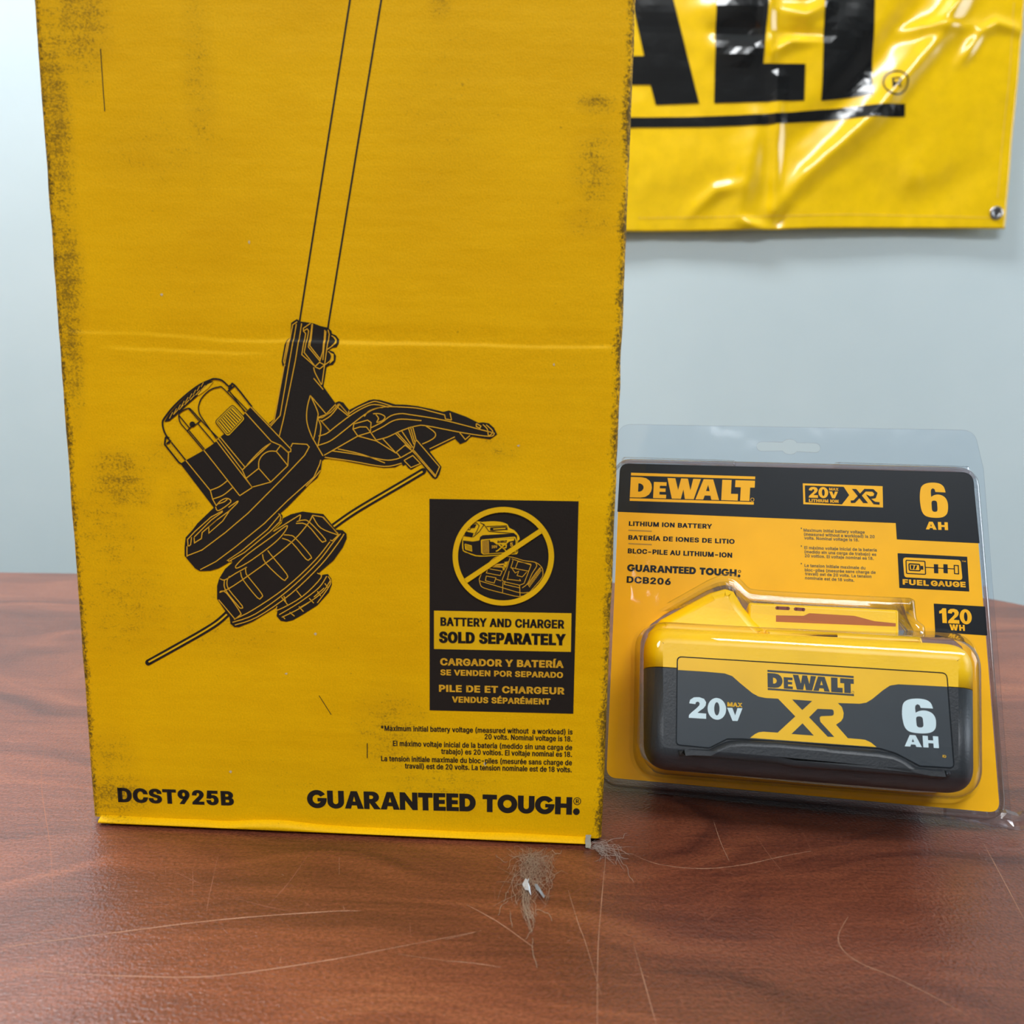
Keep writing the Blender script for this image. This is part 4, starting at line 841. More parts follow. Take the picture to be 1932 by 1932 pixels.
# forbidden sign with battery and charger
I = Ink(BOX)
def k4(P, w=1.3, m=2, lay=2, sm=0, closed=False): I.stroke(zz(z4, P), w, m, lay, closed, sm)
I.fill(spline(zz(z4, [(505, 560), (530, 500), (600, 410), (640, 378), (720, 390), (820, 382), (930, 388), (1010, 415), (1030, 455), (1090, 485), (1140, 545), (1150, 590), (1130, 610), (1130, 740), (1090, 758), (980, 765), (780, 782), (650, 780), (560, 745), (505, 720), (495, 640)]), 2, True), 2, 2)
I.fill(zz(z4, [(505, 600), (620, 612), (690, 600), (700, 560), (730, 540), (1090, 520), (1120, 545), (1125, 730), (1090, 748), (740, 772), (660, 768), (560, 735), (512, 712)]), 0, 3)
I.fill(rounded(zz(z4, [(708, 590), (1100, 555), (1118, 600), (1115, 735), (735, 760), (712, 740)]), 3), 2, 4)
I.fill(rounded(zz(z4, [(722, 600), (1092, 568), (1105, 605), (1104, 725), (742, 750), (724, 732)]), 3), 0, 5)
for x in range(725, 808, 14): k4([(x, 598), (x + 4, 745)], 1.2, 1, 6)
I.fill(zz(z4, [(812, 592), (1090, 572), (1085, 600), (1030, 612), (1000, 640), (890, 645), (850, 615), (815, 612)]), 2, 6)
I.text('20V', z4(832, 688), z4(898, 684), 32 / 6.04, 0.06, 1, 6)
I.text('5', z4(1042, 668), z4(1074, 668), 46 / 6.04, 0.07, 1, 6)
k4([(912, 645), (985, 705)], 2.2, 2, 6); k4([(980, 645), (900, 715), (880, 722)], 2.2, 2, 6); k4([(945, 648), (1000, 650), (995, 680), (960, 685), (1000, 722)], 2.0, 2, 6)
logo(I, z4(898, 628), z4(1006, 622), z4(898, 600), 0, 7, False, False)
for P in [[(620, 400), (590, 470), (575, 480), (560, 470), (605, 405), (660, 400), (690, 430), (660, 500), (640, 525)], [(740, 410), (760, 440), (800, 495), (1090, 520)], [(770, 440), (1000, 432), (1010, 475), (860, 470)],
          [(700, 395), (745, 420), (690, 500), (620, 560)], [(535, 500), (625, 520)], [(525, 520), (615, 540)], [(515, 545), (610, 560)]]: k4(P, 1.3, 0, 4)
I.fill(zz(z4, [(605, 415), (660, 415), (640, 455), (585, 460)]), 0, 4)
I.fill(zz(z4, [(530, 500), (625, 515), (612, 565), (525, 540)]), 0, 4)
I.fill(zz(z4, [(815, 452), (990, 442), (1010, 475), (850, 490), (815, 485)]), 0, 4); k4([(850, 470), (990, 460)], 2, 2, 5)
k4([(528, 640), (600, 660), (605, 720), (535, 700), (528, 640)], 1.4, 2, 4)
for x in range(540, 600, 12): k4([(x, 655), (x + 3, 710)], 1.2, 2, 4)
# charger
for P in [[(690, 1040), (720, 970), (780, 880), (860, 800), (930, 780), (1060, 790), (1200, 830), (1330, 850), (1400, 905), (1415, 970), (1400, 1030), (1290, 1160), (1250, 1195), (1150, 1240), (960, 1200), (740, 1140), (700, 1090), (690, 1040)],
          [(695, 1060), (960, 1140), (1150, 1195), (1250, 1190)], [(1330, 860), (1345, 890), (1290, 980), (1240, 1090), (1180, 1140)], [(1400, 905), (1340, 960), (1240, 1105)]]: k4(P, 1.2, 1, 2, 3)
for P in [[(1040, 800), (1010, 900), (950, 1050), (975, 1070), (1150, 1110), (1200, 1090), (1280, 880), (1060, 810)], [(1075, 825), (1050, 910), (1100, 920), (1130, 840), (1280, 870)], [(1030, 950), (1010, 1050)], [(1100, 920), (1250, 950)], [(1060, 915), (1100, 970), (1140, 950), (1120, 1000), (1180, 1015), (1230, 960)],
          [(790, 920), (950, 950), (930, 1000), (770, 970), (790, 920)], [(770, 1005), (880, 1025), (860, 1085), (760, 1060), (770, 1005)], [(960, 1070), (955, 1200)], [(1150, 1110), (1155, 1240)], [(860, 890), (980, 900), (960, 940)], [(975, 850), (1020, 840), (970, 940)],
          [(1000, 1040), (1160, 1060), (1150, 1040)], [(985, 1060), (975, 1100), (1150, 1140)], [(880, 1040), (940, 1060)]]: k4(P, 1.2, 1, 2)
I.fill(zz(z4, [(985, 845), (1022, 838), (1000, 900), (960, 945), (955, 915)]), 2, 2)
for t in range(14):
    x = 1250 + 10 * t; y = 1105 - 14 * t
    k4([(x - 8, y - 12), (x + 16, y + 28)], 1.3, 1, 2)
k4([(850, 880), (990, 870)], 3, 1, 2); k4([(830, 900), (970, 905)], 1.4, 1, 2)
I.ring(z4(965, 778), 546 / 6.0375, 531 / 6.0375, 62 / 6.0375, 2, 8, 90)
I.stroke(zz(z4, [(530, 1062), (1392, 488)]), 58 / 6.0375, 2, 8)
I.build('forbidden_sign', PM, NP, drape)

I = Ink(BOX)
for t, a, b_ in [('*Maximum initial battery voltage (measured without  a workload) is', (133, 1097), (1795, 1130)), ('20 volts. Nominal voltage is 18.', (1032, 1170), (1792, 1191)),
                 ('El máximo voltaje inicial de la batería (medido sin una carga de', (237, 1229), (1792, 1266)), ('trabajo) es 20 voltios. El voltaje nominal es 18.', (655, 1298), (1790, 1325)),
                 ('La tension initiale maximale du bloc-piles (mesurée sans charge de', (135, 1360), (1790, 1397)), ('travail) est de 20 volts. La tension nominale est de 18 volts.', (340, 1424), (1788, 1458))]:
    I.text(t, z5(*a), z5(*b_), 46 / 4.6, 0.045, 0, 0)
I.build('fine_print', PM, CARTON, drape)
I = Ink(BOX); zb = zoom(100, 1200, 3.22)
I.text('DCST925B', zb(397, 1008), zb(1101, 1030), 87 / 3.22, 0.095, 0, 0)
I.build('model_number', PM, CARTON, drape)
I = Ink(BOX); ze = zoom(840, 1440, 4.83)
heavy(I, 'GUARANTEED', (580.5, 1523.5), (897.5, 1531), 33, 0, 0, 0.03)
heavy(I, 'TOUGH', (910.5, 1531.5), (1079, 1537), 33, 0, 0, 0.03)
I.disc(ze(1195, 440), 6.4, 0, 0); I.ring(ze(1203, 345), 6.6, 6.6, 1.4, 0, 0, 28); I.text('R', ze(1190, 362), ze(1219, 363), 7.5, 0.04, 0, 0)
I.build('slogan', PM, CARTON, drape)
# ------------------------------------------------------------------ clear plastic
def clear_material(name, tint, rough, f0=0.04, gain=1.0, haze=0.0):
    a = NT(name); t = a.t; t.nodes.remove(a.p)
    c = a.coord()
    lw = a.n('ShaderNodeLayerWeight', i={0: 0.5})
    p5 = a.math('POWER', lw.outputs['Facing'], 4.0)
    fr = a.math('ADD', a.math('MULTIPLY', p5, 0.85 * gain), f0, True)
    nb = a.bump(a.noise(c, 45, 2), 0.15, 0.002)
    gl = a.n('ShaderNodeBsdfGlossy', i={'Roughness': rough, 'Normal': nb})
    # light crossing the sheet at a slant passes through more plastic and loses more
    ab = a.ramp(a.math('POWER', lw.outputs['Facing'], 2.5), [(0.15, tint + (1,)), (1.0, (tint[0] * 0.52, tint[1] * 0.53, tint[2] * 0.56, 1))])
    tr = a.n('ShaderNodeBsdfTransparent', i={'Color': ab})
    mx = a.n('ShaderNodeMixShader', i={0: fr, 1: tr.outputs[0], 2: gl.outputs[0]})
    a.link(mx.outputs[0], a.out.inputs[0])
    return a.m
M_CLEAR = clear_material('clear_plastic', (0.96, 0.97, 0.985), 0.03, 0.016, 0.85)
M_TAB = clear_material('clear_plastic_sheet', (0.93, 0.955, 0.985), 0.08, 0.03, 0.6)
M_RIM = clear_material('clear_plastic_fold', (0.92, 0.925, 0.955), 0.05, 0.11, 1.0)
M_BLIS = clear_material('clear_blister_plastic', (0.96, 0.97, 0.985), 0.03, 0.034, 1.0)
M_CRUMP = clear_material('creased_clear_plastic', (0.88, 0.89, 0.93), 0.06, 0.16, 0.9)

# ------------------------------------------------------------------ battery in its clamshell, leaning back
PO = ground(1540, 1530)
_y, _l = radians(-10.5), radians(28.1)
PK = Frame(PO, (cos(_y), sin(_y), 0), (sin(_y) * cos(_l), -cos(_y) * cos(_l), sin(_l)))
WC = 0.0105
PACK = empty('blister_package', PK.matrix())
tag(PACK, 'clear plastic clamshell pack with yellow and black card, leaning back beside the tall box', 'packaging')
cu = lambda x, y, w=WC: PK.uv(x, y, w)
K = [cu(1144, 1466.6), cu(1886.6, 1533.8), cu(1835.3, 891.3), cu(1169.9, 874.2)]
card = rounded(K, [0.004, 0.004, 0.0045, 0.004], 8)
bq = [(1214, 1449), (1836, 1500), (1834, 1217), (1214, 1182)]
body = rounded([PK.uv(*p, 0.036) for p in bq], 0.0095, 10)
base_q = [(1195, 1462), (1842, 1511), (1838, 1196), (1200, 1180)]
blow = rounded([cu(*p, 0.0112) for p in base_q], 0.011, 10)
up_px = [(1240, 1192), (1212, 1188), (1225, 1173), (1249, 1156), (1331, 1110), (1353, 1101), (1370, 1098), (1384, 1102), (1397, 1114), (1408, 1126), (1424, 1128),
         (1500, 1133), (1612, 1139), (1697, 1143), (1707, 1149), (1708, 1165), (1710, 1185), (1725, 1196)]
upo = [cu(*p, 0.0112) for p in up_px]
# hole in the card: upper outline joined to the lower one
low = [p for p in blow]
vt = min(upo[0][1], upo[-1][1])
hole_px = [(1203, 1210), (1209.6, 1191)] + up_px[2:-2] + [(1719, 1191), (1768, 1192), (1800, 1200), (1820, 1217), (1829, 1240), (1833, 1305), (1837, 1426), (1832, 1459), (1813, 1486), (1768, 1502),
           (1724, 1501), (1560, 1488), (1357, 1468), (1262, 1459), (1235, 1453), (1205, 1431), (1196, 1400)]
hole = offset([cu(*p) for p in hole_px], -0.0012)

YC, BC = lin((238, 178, 18)), lin((24, 30, 34))
M_CY = plain('yellow_card', (252, 186, 8), 0.45, spec=0.2)
M_CB = plain('black_card_print', (17, 23, 29), 0.4, spec=0.15)
M_OLIVE = plain('olive_rule', (170, 130, 10), 0.5)
M_DIM = plain('small_grey_print', (112, 92, 30), 0.5)
CM_ = [M_CB, M_CY, M_OLIVE, M_DIM]
b = MB()
f = lambda w: (lambda u, v: loc(u, v, w))
b.cap([card, hole], f(WC), 0, True); b.cap([card, hole], f(WC - 0.0006), 1, False)
b.quadstrip([[loc(*p, WC - 0.0006) for p in card], [loc(*p, WC) for p in card]], 1, True, False)
CARD = b.build('backing_card', [M_CY, plain('card_core', (190, 185, 170), 0.8)], PACK)
za, zc, zd, z2b = zoom(1140, 790, 4.83), zoom(1140, 1080, 4.6), zoom(1500, 1180, 4.472), zoom(1500, 790, 4.472)
I = Ink(PK, WC)
hp = rounded([cu(1164.8, 965.6), cu(1690, 986.8), cu(1692, 1017.6), cu(*z2b(1556, 1051)), K[2], K[3]], [0, 0, 0, 0, 0.0045, 0.004], 8)
I.fill_uv([hp], 0, 0)
logo(I, za(233, 717), za(1364, 752), za(243, 531), 1, 1)
I.build('header_print', CM_, CARD)
I = Ink(PK, WC)
P2 = lambda L: zz(z2b, L)
I.fill(P2([(65, 546), (738, 570), (742, 750), (70, 722)]), 1, 1)
I.fill(P2([(82, 564), (410, 576), (456, 646), (395, 724), (87, 706)]), 0, 2)
heavy(I, '20', z2b(115, 668), z2b(280, 672), 92 / 4.472, 1, 3); heavy(I, 'V', z2b(286, 672), z2b(362, 675), 58 / 4.472, 1, 3)
I.text('MAX', z2b(287, 606), z2b(366, 609), 22 / 4.472, 0.1, 1, 3); I.text('LITHIUM ION', z2b(116, 704), z2b(366, 712), 26 / 4.472, 0.1, 1, 3)
I.fill(P2([(480, 594), (516, 595), (615, 713), (575, 712)]), 0, 3)
I.stroke(P2([(470, 702), (500, 700), (590, 604), (655, 606), (682, 630), (670, 662), (630, 668), (615, 655), (668, 712), (712, 716)]), 5.2, 0, 3)
I.build('voltage_badge', CM_, CARD)
I = Ink(PK, WC)
heavy(I, '6', z2b(1063, 834), z2b(1299, 840), 296 / 4.472, 1, 1); heavy(I, 'AH', z2b(1103, 934), z2b(1291, 941), 66 / 4.472, 1, 1, 0.16)
I.build('capacity_mark', CM_, CARD)
I = Ink(PK, WC)
I.text('LITHIUM ION BATTERY', za(224, 976), za(982, 1003), 42 / 4.83, 0.085, 0, 0); I.text('BATERÍA DE IONES DE LITIO', za(219, 1102), za(1188, 1141), 42 / 4.83, 0.085, 0, 0)
I.text('BLOC-PILE AU LITHIUM-ION', za(214, 1226), za(1166, 1267), 44 / 4.83, 0.085, 0, 0)
for y in (1016, 1138): I.stroke(zz(za, [(220, y), (433, y + 10)]), 2.2, 2, 0)
heavy(I, 'GUARANTEED', za(208, 1390), za(835, 1418), 64 / 4.83, 0, 0, 0.03); heavy(I, 'TOUGH', za(868, 1420), za(1206, 1438), 64 / 4.83, 0, 0, 0.03)
I.disc(za(1228, 1433), 2.8, 0, 0); I.ring(za(1233, 1392), 2.2, 2.2, 1.2, 0, 0, 16)
I.text('DCB206', za(203, 1495), za(606, 1516), 60 / 4.83, 0.085, 0, 0)
I.build('product_lettering', CM_, CARD)
I = Ink(PK, WC)
for t, a_, b_ in [('Maximum initial battery voltage', (72, 952), (588, 970)), ('(measured without a workload) is 20', (75, 986), (672, 1008)), ('volts. Nominal voltage is 18.', (78, 1018), (540, 1036)),
                  ('El máximo voltaje inicial de la batería', (78, 1100), (690, 1121)), ('(medido sin una carga de trabajo) es', (80, 1134), (686, 1158)), ('20 voltios. El voltaje nominal es 18.', (82, 1168), (664, 1192)),
                  ('La tension initiale maximale du', (80, 1250), (594, 1272)), ('bloc-piles (mesurée sans charge de', (82, 1288), (680, 1309)), ('travail) est de 20 volts. La tension', (84, 1320), (645, 1344)), ('nominale est de 18 volts.', (85, 1355), (500, 1376))]:
    I.text(t, z2b(*a_), z2b(*b_), 25 / 4.472, 0.05, 3, 0)
for y in (935, 1084, 1232): I.text('*', z2b(48, y + 6), z2b(60, y + 6), 22 / 4.472, 0.06, 3, 0)
I.build('fine_print', CM_, CARD)
I = Ink(PK, WC)
I.fill(P2([(865, 1135), (1452, 1165), (1470, 1458), (880, 1428)]), 0, 0)
I.fill(rounded(P2([(908, 1170), (1396, 1193), (1413, 1364), (922, 1338)]), 6), 1, 1)
I.stroke(rounded(P2([(935, 1195), (1095, 1204), (1101, 1314), (940, 1306)]), 2), 2.0, 0, 2, True)
I.stroke(rounded(P2([(960, 1224), (1050, 1230), (1055, 1284), (964, 1280)]), 2), 2.4, 0, 2, True); I.fill(P2([(1058, 1242), (1080, 1244), (1082, 1274), (1060, 1274)]), 0, 2)
I.fill(P2([(975, 1236), (1000, 1238), (995, 1270), (978, 1270)]), 0, 2); I.fill(P2([(1012, 1238), (1030, 1239), (1018, 1272), (1003, 1272)]), 0, 2)
I.stroke(P2([(1100, 1255), (1345, 1268)]), 1.8, 0, 2)
for x in (1170, 1250): I.fill(P2([(x, 1228), (x + 36, 1230), (x + 38, 1306), (x + 2, 1303)]), 0, 2)
I.stroke(P2([(1342, 1238), (1376, 1240), (1379, 1310), (1345, 1308)]), 2.0, 0, 2, True)
I.text('FUEL', z2b(908, 1400), z2b(1128, 1412), 46 / 4.472, 0.11, 1, 1); I.text('GAUGE', z2b(1146, 1412), z2b(1440, 1424), 46 / 4.472, 0.11, 1, 1); I.text('TM', z2b(1405, 1208), z2b(1440, 1210), 10 / 4.472, 0.05, 1, 1)
I.build('gauge_badge', CM_, CARD)
I = Ink(PK, WC)
I.fill([z2b(1170, 1560), z2b(1604, 1585), z2b(1622, 1830), zd(1182, 55)], 0, 0)
heavy(I, '120', z2b(1220, 1722), z2b(1494, 1737), 124 / 4.472, 1, 1); heavy(I, 'WH', z2b(1304, 1785), z2b(1433, 1791), 50 / 4.472, 1, 1, 0.14)
I.build('energy_mark', CM_, CARD)

# clear shell: back sheet with hang tab, tray walls, front sheet, blister, rear bulge
def tabhole():
    c = [cu(x, y, 0.0) for x, y in ((1437, 842.5), (1538, 845), (1490, 843))]; r = 0.0022; R = 0.0036; out = []
    for k in range(9): t = -pi / 2 + pi * k / 8; out.append((c[1][0] + r * cos(t), c[1][1] + r * sin(t)))
    for k in range(9): t = radians(35) + radians(110) * k / 8; out.append((c[2][0] + R * cos(t), c[2][1] + R * sin(t)))
    for k in range(9): t = pi / 2 + pi * k / 8; out.append((c[0][0] + r * cos(t), c[0][1] + r * sin(t)))
    for k in range(9): t = radians(215) + radians(110) * k / 8; out.append((c[2][0] + R * cos(t), c[2][1] + R * sin(t)))
    return out
HO = tabhole()
sheet = rounded([(-0.0843, 0.0), (0.0695, 0.0003), (0.0660, 0.1430), (0.0632, 0.1605), (-0.0865, 0.1575)], [0.006, 0.006, 0, 0.006, 0.006], 8)
b = MB()
b.cap([sheet, HO], f(0.0003), 0, True); b.cap([sheet, HO], f(-0.0003), 0, False)
b.quadstrip([[loc(*p, -0.0003) for p in sheet], [loc(*p, 0.0003) for p in sheet]], 0, True, True)
b.quadstrip([[loc(*p, -0.0003) for p in HO], [loc(*p, 0.0003) for p in HO]], 0, True, True)
o = b.build('hang_sheet', M_TAB, PACK); o['label'] = 'flat clear back sheet with hang hole'
b = MB()
tray = rounded(K, [0.005, 0.005, 0.006, 0.005], 8)
lev = [(0.0042, 0.0006), (0.0036, 0.0010), (0.0030, 0.0026), (0.0026, 0.0085), (0.0022, 0.0103), (0.0012, 0.0112), (0.0002, 0.0114)]
b.quadstrip([[loc(*p, w) for p in offset(tray, d)] for d, w in lev], 1, True, True)
tr_in = offset(tray, 0.0002); hl = offset([cu(*p, 0.0114) for p in hole_px], 0.0002)
b.cap([tr_in, hl], f(0.0114), 0, True)
for u0, u1 in ((-0.0835, -0.0345), (0.0065, 0.0600)):      # raised ribs along the tray's top edge
    v0 = K[3][1] + (K[2][1] - K[3][1]) * (0.5 * (u0 + u1) - K[3][0]) / (K[2][0] - K[3][0]) + 0.0020
    q = rounded([(u0, v0), (u1, v0 + 0.0006), (u1, v0 + 0.0044), (u0, v0 + 0.0038)], 0.0012, 5)
    b.quadstrip([[loc(*p, w) for p in offset(q, d)] for d, w in ((0.0006, 0.0006), (0.0, 0.001), (-0.0004, 0.0030), (-0.0008, 0.0038), (-0.0016, 0.0042))], 1, True, True)
    b.cap([offset(q, -0.0016)], f(0.0042), 0, True, True)
b.build('tray', [M_CLEAR, M_RIM], PACK)
# wrinkled, crushed corner at the lower right
b = MB(); rg = []
for i in range(15):
    t = i / 14; u = 0.045 + 0.0285 * t; rr = 0.0022 + 0.0012 * abs(noise.noise((t * 6, 1, 2))) + 0.001 * t
    if i == 14: rr *= 0.4
    cv_, cw_ = 0.0046 - 0.0006 * t + 0.0007 * noise.noise((t * 9, 7, 7)), 0.0050
    rg.append([loc(u + 0.0005 * noise.noise((i, k * 2.2, 3)), cv_ + rr * sin(2 * pi * k / 10) + 0.0005 * noise.noise((i * 1.4, k, 0)), cw_ + rr * 1.1 * cos(2 * pi * k / 10)) for k in range(10)])
b.quadstrip(rg, 0, True, False); b.add(rg[-1], [tuple(range(10))], 0); b.add(rg[0], [tuple(range(10))], 0)
o = b.build('crushed_corner', M_CRUMP, PACK, fixn=True); o['label'] = 'crumpled clear corner of the pack'

b = MB()
bo = offset(body, 0.0016)
lerp = lambda A, B_, t: [(p[0] + (q[0] - p[0]) * t, p[1] + (q[1] - p[1]) * t) for p, q in zip(A, B_)]
RG = [(offset(blow, 0.0018), 0.0115), (offset(blow, 0.0008), 0.0118), (offset(blow, 0.0002), 0.0128), (blow, 0.0145)]
RG += [(lerp(blow, bo, t), 0.0145 + (0.038 - 0.0145) * t) for t in (0.25, 0.5, 0.75, 1.0)]
r0 = 0.0095
for k in range(1, 9):
    t = pi / 2 * k / 8; RG.append((offset(bo, -r0 * (1 - cos(t)) * 0.8), 0.038 + 0.011 * sin(t)))
b.quadstrip([[loc(*p, w) for p in q] for q, w in RG], 0, True, True)
b.cap([RG[-1][0]], f(RG[-1][1]), 0, True, True)
b.build('blister', M_BLIS, PACK)
b = MB()
dn = [(p[0], p[1]) for p in upo]
shell = dn + [(dn[-1][0], dn[-1][1] - 0.006), (dn[0][0], dn[0][1] - 0.006)]
shell = resample(rounded(shell, 0.0012, 4), 160)
RU = [(offset(shell, 0.0016), 0.0115), (offset(shell, 0.0006), 0.0118), (shell, 0.0130), (offset(shell, -0.0006), 0.028)] + \
     [(offset(shell, -0.0006 - 0.0030 * (1 - cos(pi / 2 * k / 6))), 0.028 + 0.0035 * sin(pi / 2 * k / 6)) for k in range(1, 7)]
b.quadstrip([[loc(*p, w) for p in q] for q, w in RU], 0, True, True)
b.cap([RU[-1][0]], f(RU[-1][1]), 0, True, True)
o = b.build('blister', M_BLIS, PACK)
bm = bmesh.new(); bm.from_mesh(o.data)
pv = PK.uv(1450, 1186, 0.0112)[1]
bmesh.ops.bisect_plane(bm, geom=bm.verts[:] + bm.edges[:] + bm.faces[:], plane_co=(0, 0, pv), plane_no=(0.06, 0, 1), clear_inner=True)
bm.to_mesh(o.data); bm.free()
b = MB()
bk = rounded([(-0.070, 0.0122), (0.056, 0.0122), (0.050, 0.098), (-0.070, 0.098)], 0.010, 8)
RB = [(offset(bk, 0.002), -0.0004), (offset(bk, 0.0004), -0.001), (bk, -0.003), (offset(bk, -0.0006), -0.018), (offset(bk, -0.0016), -0.0207), (offset(bk, -0.004), -0.0215)]
b.quadstrip([[loc(*p, w) for p in q] for q, w in RB], 0, True, True, True)
b.cap([RB[-1][0]], f(RB[-1][1]), 0, False, True)
b.build('rear_bulge', M_CLEAR, PACK)

# ------------------------------------------------------------------ the battery itself
BAT = empty('power_tool_battery', PK.matrix())
tag(BAT, 'yellow and black slide battery pack sealed inside the clear blister', 'battery')
M_YP = plain('yellow_plastic', (255, 204, 2), 0.38, spec=0.5, grain=(900, 0.15, 0.0003))
M_BP = plain('black_plastic', (36, 41, 46), 0.42, spec=0.5, grain=(1300, 0.25, 0.0003))
M_LB = plain('charcoal_label', (44, 53, 60), 0.45, spec=0.5)
M_LY = plain('yellow_label', (250, 196, 14), 0.42)
M_LW = plain('pale_label_lettering', (215, 238, 244), 0.45)
M_OR = plain('orange_recess', (176, 92, 6), 0.5)
M_DK = plain('dark_red_slot', (120, 44, 20), 0.5)
WF = 0.045
RGB = [(offset(body, -0.006), -0.0190), (offset(body, -0.0035), -0.0180), (offset(body, -0.0024), -0.0150), (offset(body, -0.0016), 0.0), (body, 0.034)]
for k in range(1, 9):
    t = pi / 2 * k / 8; RGB.append((offset(body, -0.0072 * (1 - cos(t))), 0.034 + 0.011 * sin(t)))
sl_, sr_ = PK.uv(1250, 1260, 0.043), PK.uv(1800, 1298, 0.043)
sn = (-(sr_[1] - sl_[1]), 0, sr_[0] - sl_[0])
def half(name, mat, keep_up):
    b = MB()
    b.quadstrip([[loc(*p, w) for p in q] for q, w in RGB], 0, True, True)
    b.cap([RGB[-1][0]], f(RGB[-1][1]), 0, True, False); b.cap([RGB[0][0]], f(RGB[0][1]), 0, False, False)
    o = b.build(name, mat, BAT, merge=True)
    bm = bmesh.new(); bm.from_mesh(o.data)
    r = bmesh.ops.bisect_plane(bm, geom=bm.verts[:] + bm.edges[:] + bm.faces[:], plane_co=(sl_[0], 0, sl_[1] + (0.00012 if keep_up else -0.00012)), plane_no=sn, clear_inner=keep_up, clear_outer=not keep_up)
    ed = [e for e in r['geom_cut'] if isinstance(e, bmesh.types.BMEdge)]
    try: bmesh.ops.edgeloop_fill(bm, edges=ed)
    except Exception: pass
    bm.to_mesh(o.data); bm.free(); return o
half('lower_housing', M_BP, False); half('upper_housing', M_YP, True)
def slabpoly(name, mat, P, w0, w1, r, rb=0.0015, sm=0, inset=True):
    P = [PK.uv(*p, w1) for p in P]
    if sm: P = spline(P, sm, True)
    if area2(P) < 0: P = P[::-1]
    if r: P = rounded(P, r, 5)
    b = MB(); R = [(P, w0), (P, w1 - rb)] + [(offset(P, -rb * (1 - cos(pi / 2 * k / 4))), w1 - rb + rb * sin(pi / 2 * k / 4)) for k in range(1, 5)]
    b.quadstrip([[loc(*p, w) for p in q] for q, w in R], 0, True, True)
    b.cap([R[-1][0]], f(w1), 0, True); b.cap([P], f(w0), 0, False)
    return b.build(name, mat, BAT)
slabpoly('latch_housing', M_YP, [(1222, 1215), (1222, 1192), (1246, 1166), (1340, 1115), (1368, 1107), (1385, 1112), (1402, 1140), (1425, 1168), (1445, 1186), (1445, 1215)], -0.017, 0.0275, 0.002, 0.004)
rail = slabpoly('slide_rail', M_YP, [(1412, 1215), (1412, 1136), (1696, 1150), (1697, 1215)], -0.016, 0.0255, 0.0012, 0.0012)
slabpoly('rail_foot', M_YP, [(1440, 1215), (1445, 1186), (1580, 1192), (1740, 1200), (1745, 1220)], -0.017, 0.029, 0.0012, 0.002)
I = Ink(PK, 0.0255)
I.stroke([(1466, 1147), (1487, 1148)], 6.5, 0, 0); I.disc((1466, 1147), 3.2, 0, 0); I.disc((1487, 1148), 3.2, 0, 0)
I.stroke([(1501, 1149), (1516, 1150)], 6.5, 0, 0); I.disc((1501, 1149), 3.2, 0, 0); I.disc((1516, 1150), 3.2, 0, 0)
I.fill([(1464, 1161), (1516, 1162), (1527, 1157), (1612, 1162), (1650, 1172), (1690, 1176), (1690, 1182), (1464, 1173)], 1, 0)
I.build('rail_slots', [M_DK, M_OR], rail)
b = MB(); c0 = PK.uv(1437, 1134, 0.004)
for sg, (r, hgt) in enumerate(((0.0055, 0.0062),)):
    b.quadstrip([[loc(c0[0] + r * cos(a_) * cos(2 * pi * k / 20), c0[1] - 0.001 + hgt * sin(a_), 0.004 + r * cos(a_) * sin(2 * pi * k / 20)) for k in range(20)] for a_ in [pi / 2 * j / 7 for j in range(8)]], 0, True, True)
b.build('release_button', M_BP, BAT, fixn=True)
# raised grip along the foot of the front
gp = [zc(640, 1540), zc(760, 1530), zc(910, 1535), zc(990, 1492), zc(1080, 1458), zc(1200, 1450), zc(1500, 1462), zc(1932, 1498), zd(300, 1018), zd(700, 1052), zd(840, 1075), zd(940, 1120), zd(1030, 1190), zd(1150, 1212), zd(1320, 1225),
      zd(1330, 1262), zd(1250, 1290), zd(700, 1245), zd(0, 1195), zc(1500, 1655), zc(1000, 1612), zc(650, 1590)]
slabpoly('grip_ridge', M_BP, gp, 0.040, 0.0472, 0, 0.0022)

I = Ink(PK, WF, 0.0001)
lab = rounded([(1278, 1239), (1786, 1270), (1800, 1449), (1735, 1445), (1690, 1421), (1660, 1412), (1400, 1394), (1372, 1394), (1338, 1411), (1276, 1405)], [8, 12, 8, 6, 4, 6, 6, 4, 6, 8], 6)
I.fill(lab, 0, 0)
ytop = rounded([(1278, 1239), (1786, 1270)], 0) and [*rounded([(1279, 1264), (1279, 1240), (1785, 1271), (1790, 1296)], [0, 8, 12, 0], 6)]
bound = [zd(1290, 518), zd(1100, 508), zd(870, 497), zd(800, 508), zd(740, 548), zd(650, 622), zd(600, 652), zd(545, 661), zd(360, 655)]
right = [zd(395, 690), zd(410, 740), zd(405, 780), zd(388, 808), zd(345, 838), zd(445, 952), zd(545, 960), zd(590, 965), zd(640, 988), zd(688, 1027)]
left = [zc(1265, 1436), zc(1310, 1402), zc(1340, 1388), zc(1380, 1383), zc(1505, 1391), zc(1658, 1250), zc(1508, 1096), zc(1400, 1090), zc(1340, 1078), zc(1285, 1048), zc(1180, 962), zc(1110, 900), zc(1045, 877), zc(880, 862), zc(640, 847)]
I.fill(ytop + bound + right + left, 1, 1)
h1 = [zc(1630, 1103), zc(1804, 1116), zc(1718, 1195)]; h2 = [zc(1720, 1310), zc(1818, 1416), zc(1624, 1402)]
I.fill(h1, 0, 2); I.fill(h2, 0, 2)
I.fill(rounded(zz(zd, [(190, 704), (325, 710), (327, 762), (205, 766), (212, 812), (330, 941), (275, 939), (118, 775)]), [0, 5, 5, 6, 4, 0, 0, 0], 5), 0, 2)
logo(I, (1448.3, 1297), (1611, 1308.6), (1447.8, 1269.6), 0, 2, True, True)
I.stroke(lab, 1.8, 3, 3, True)
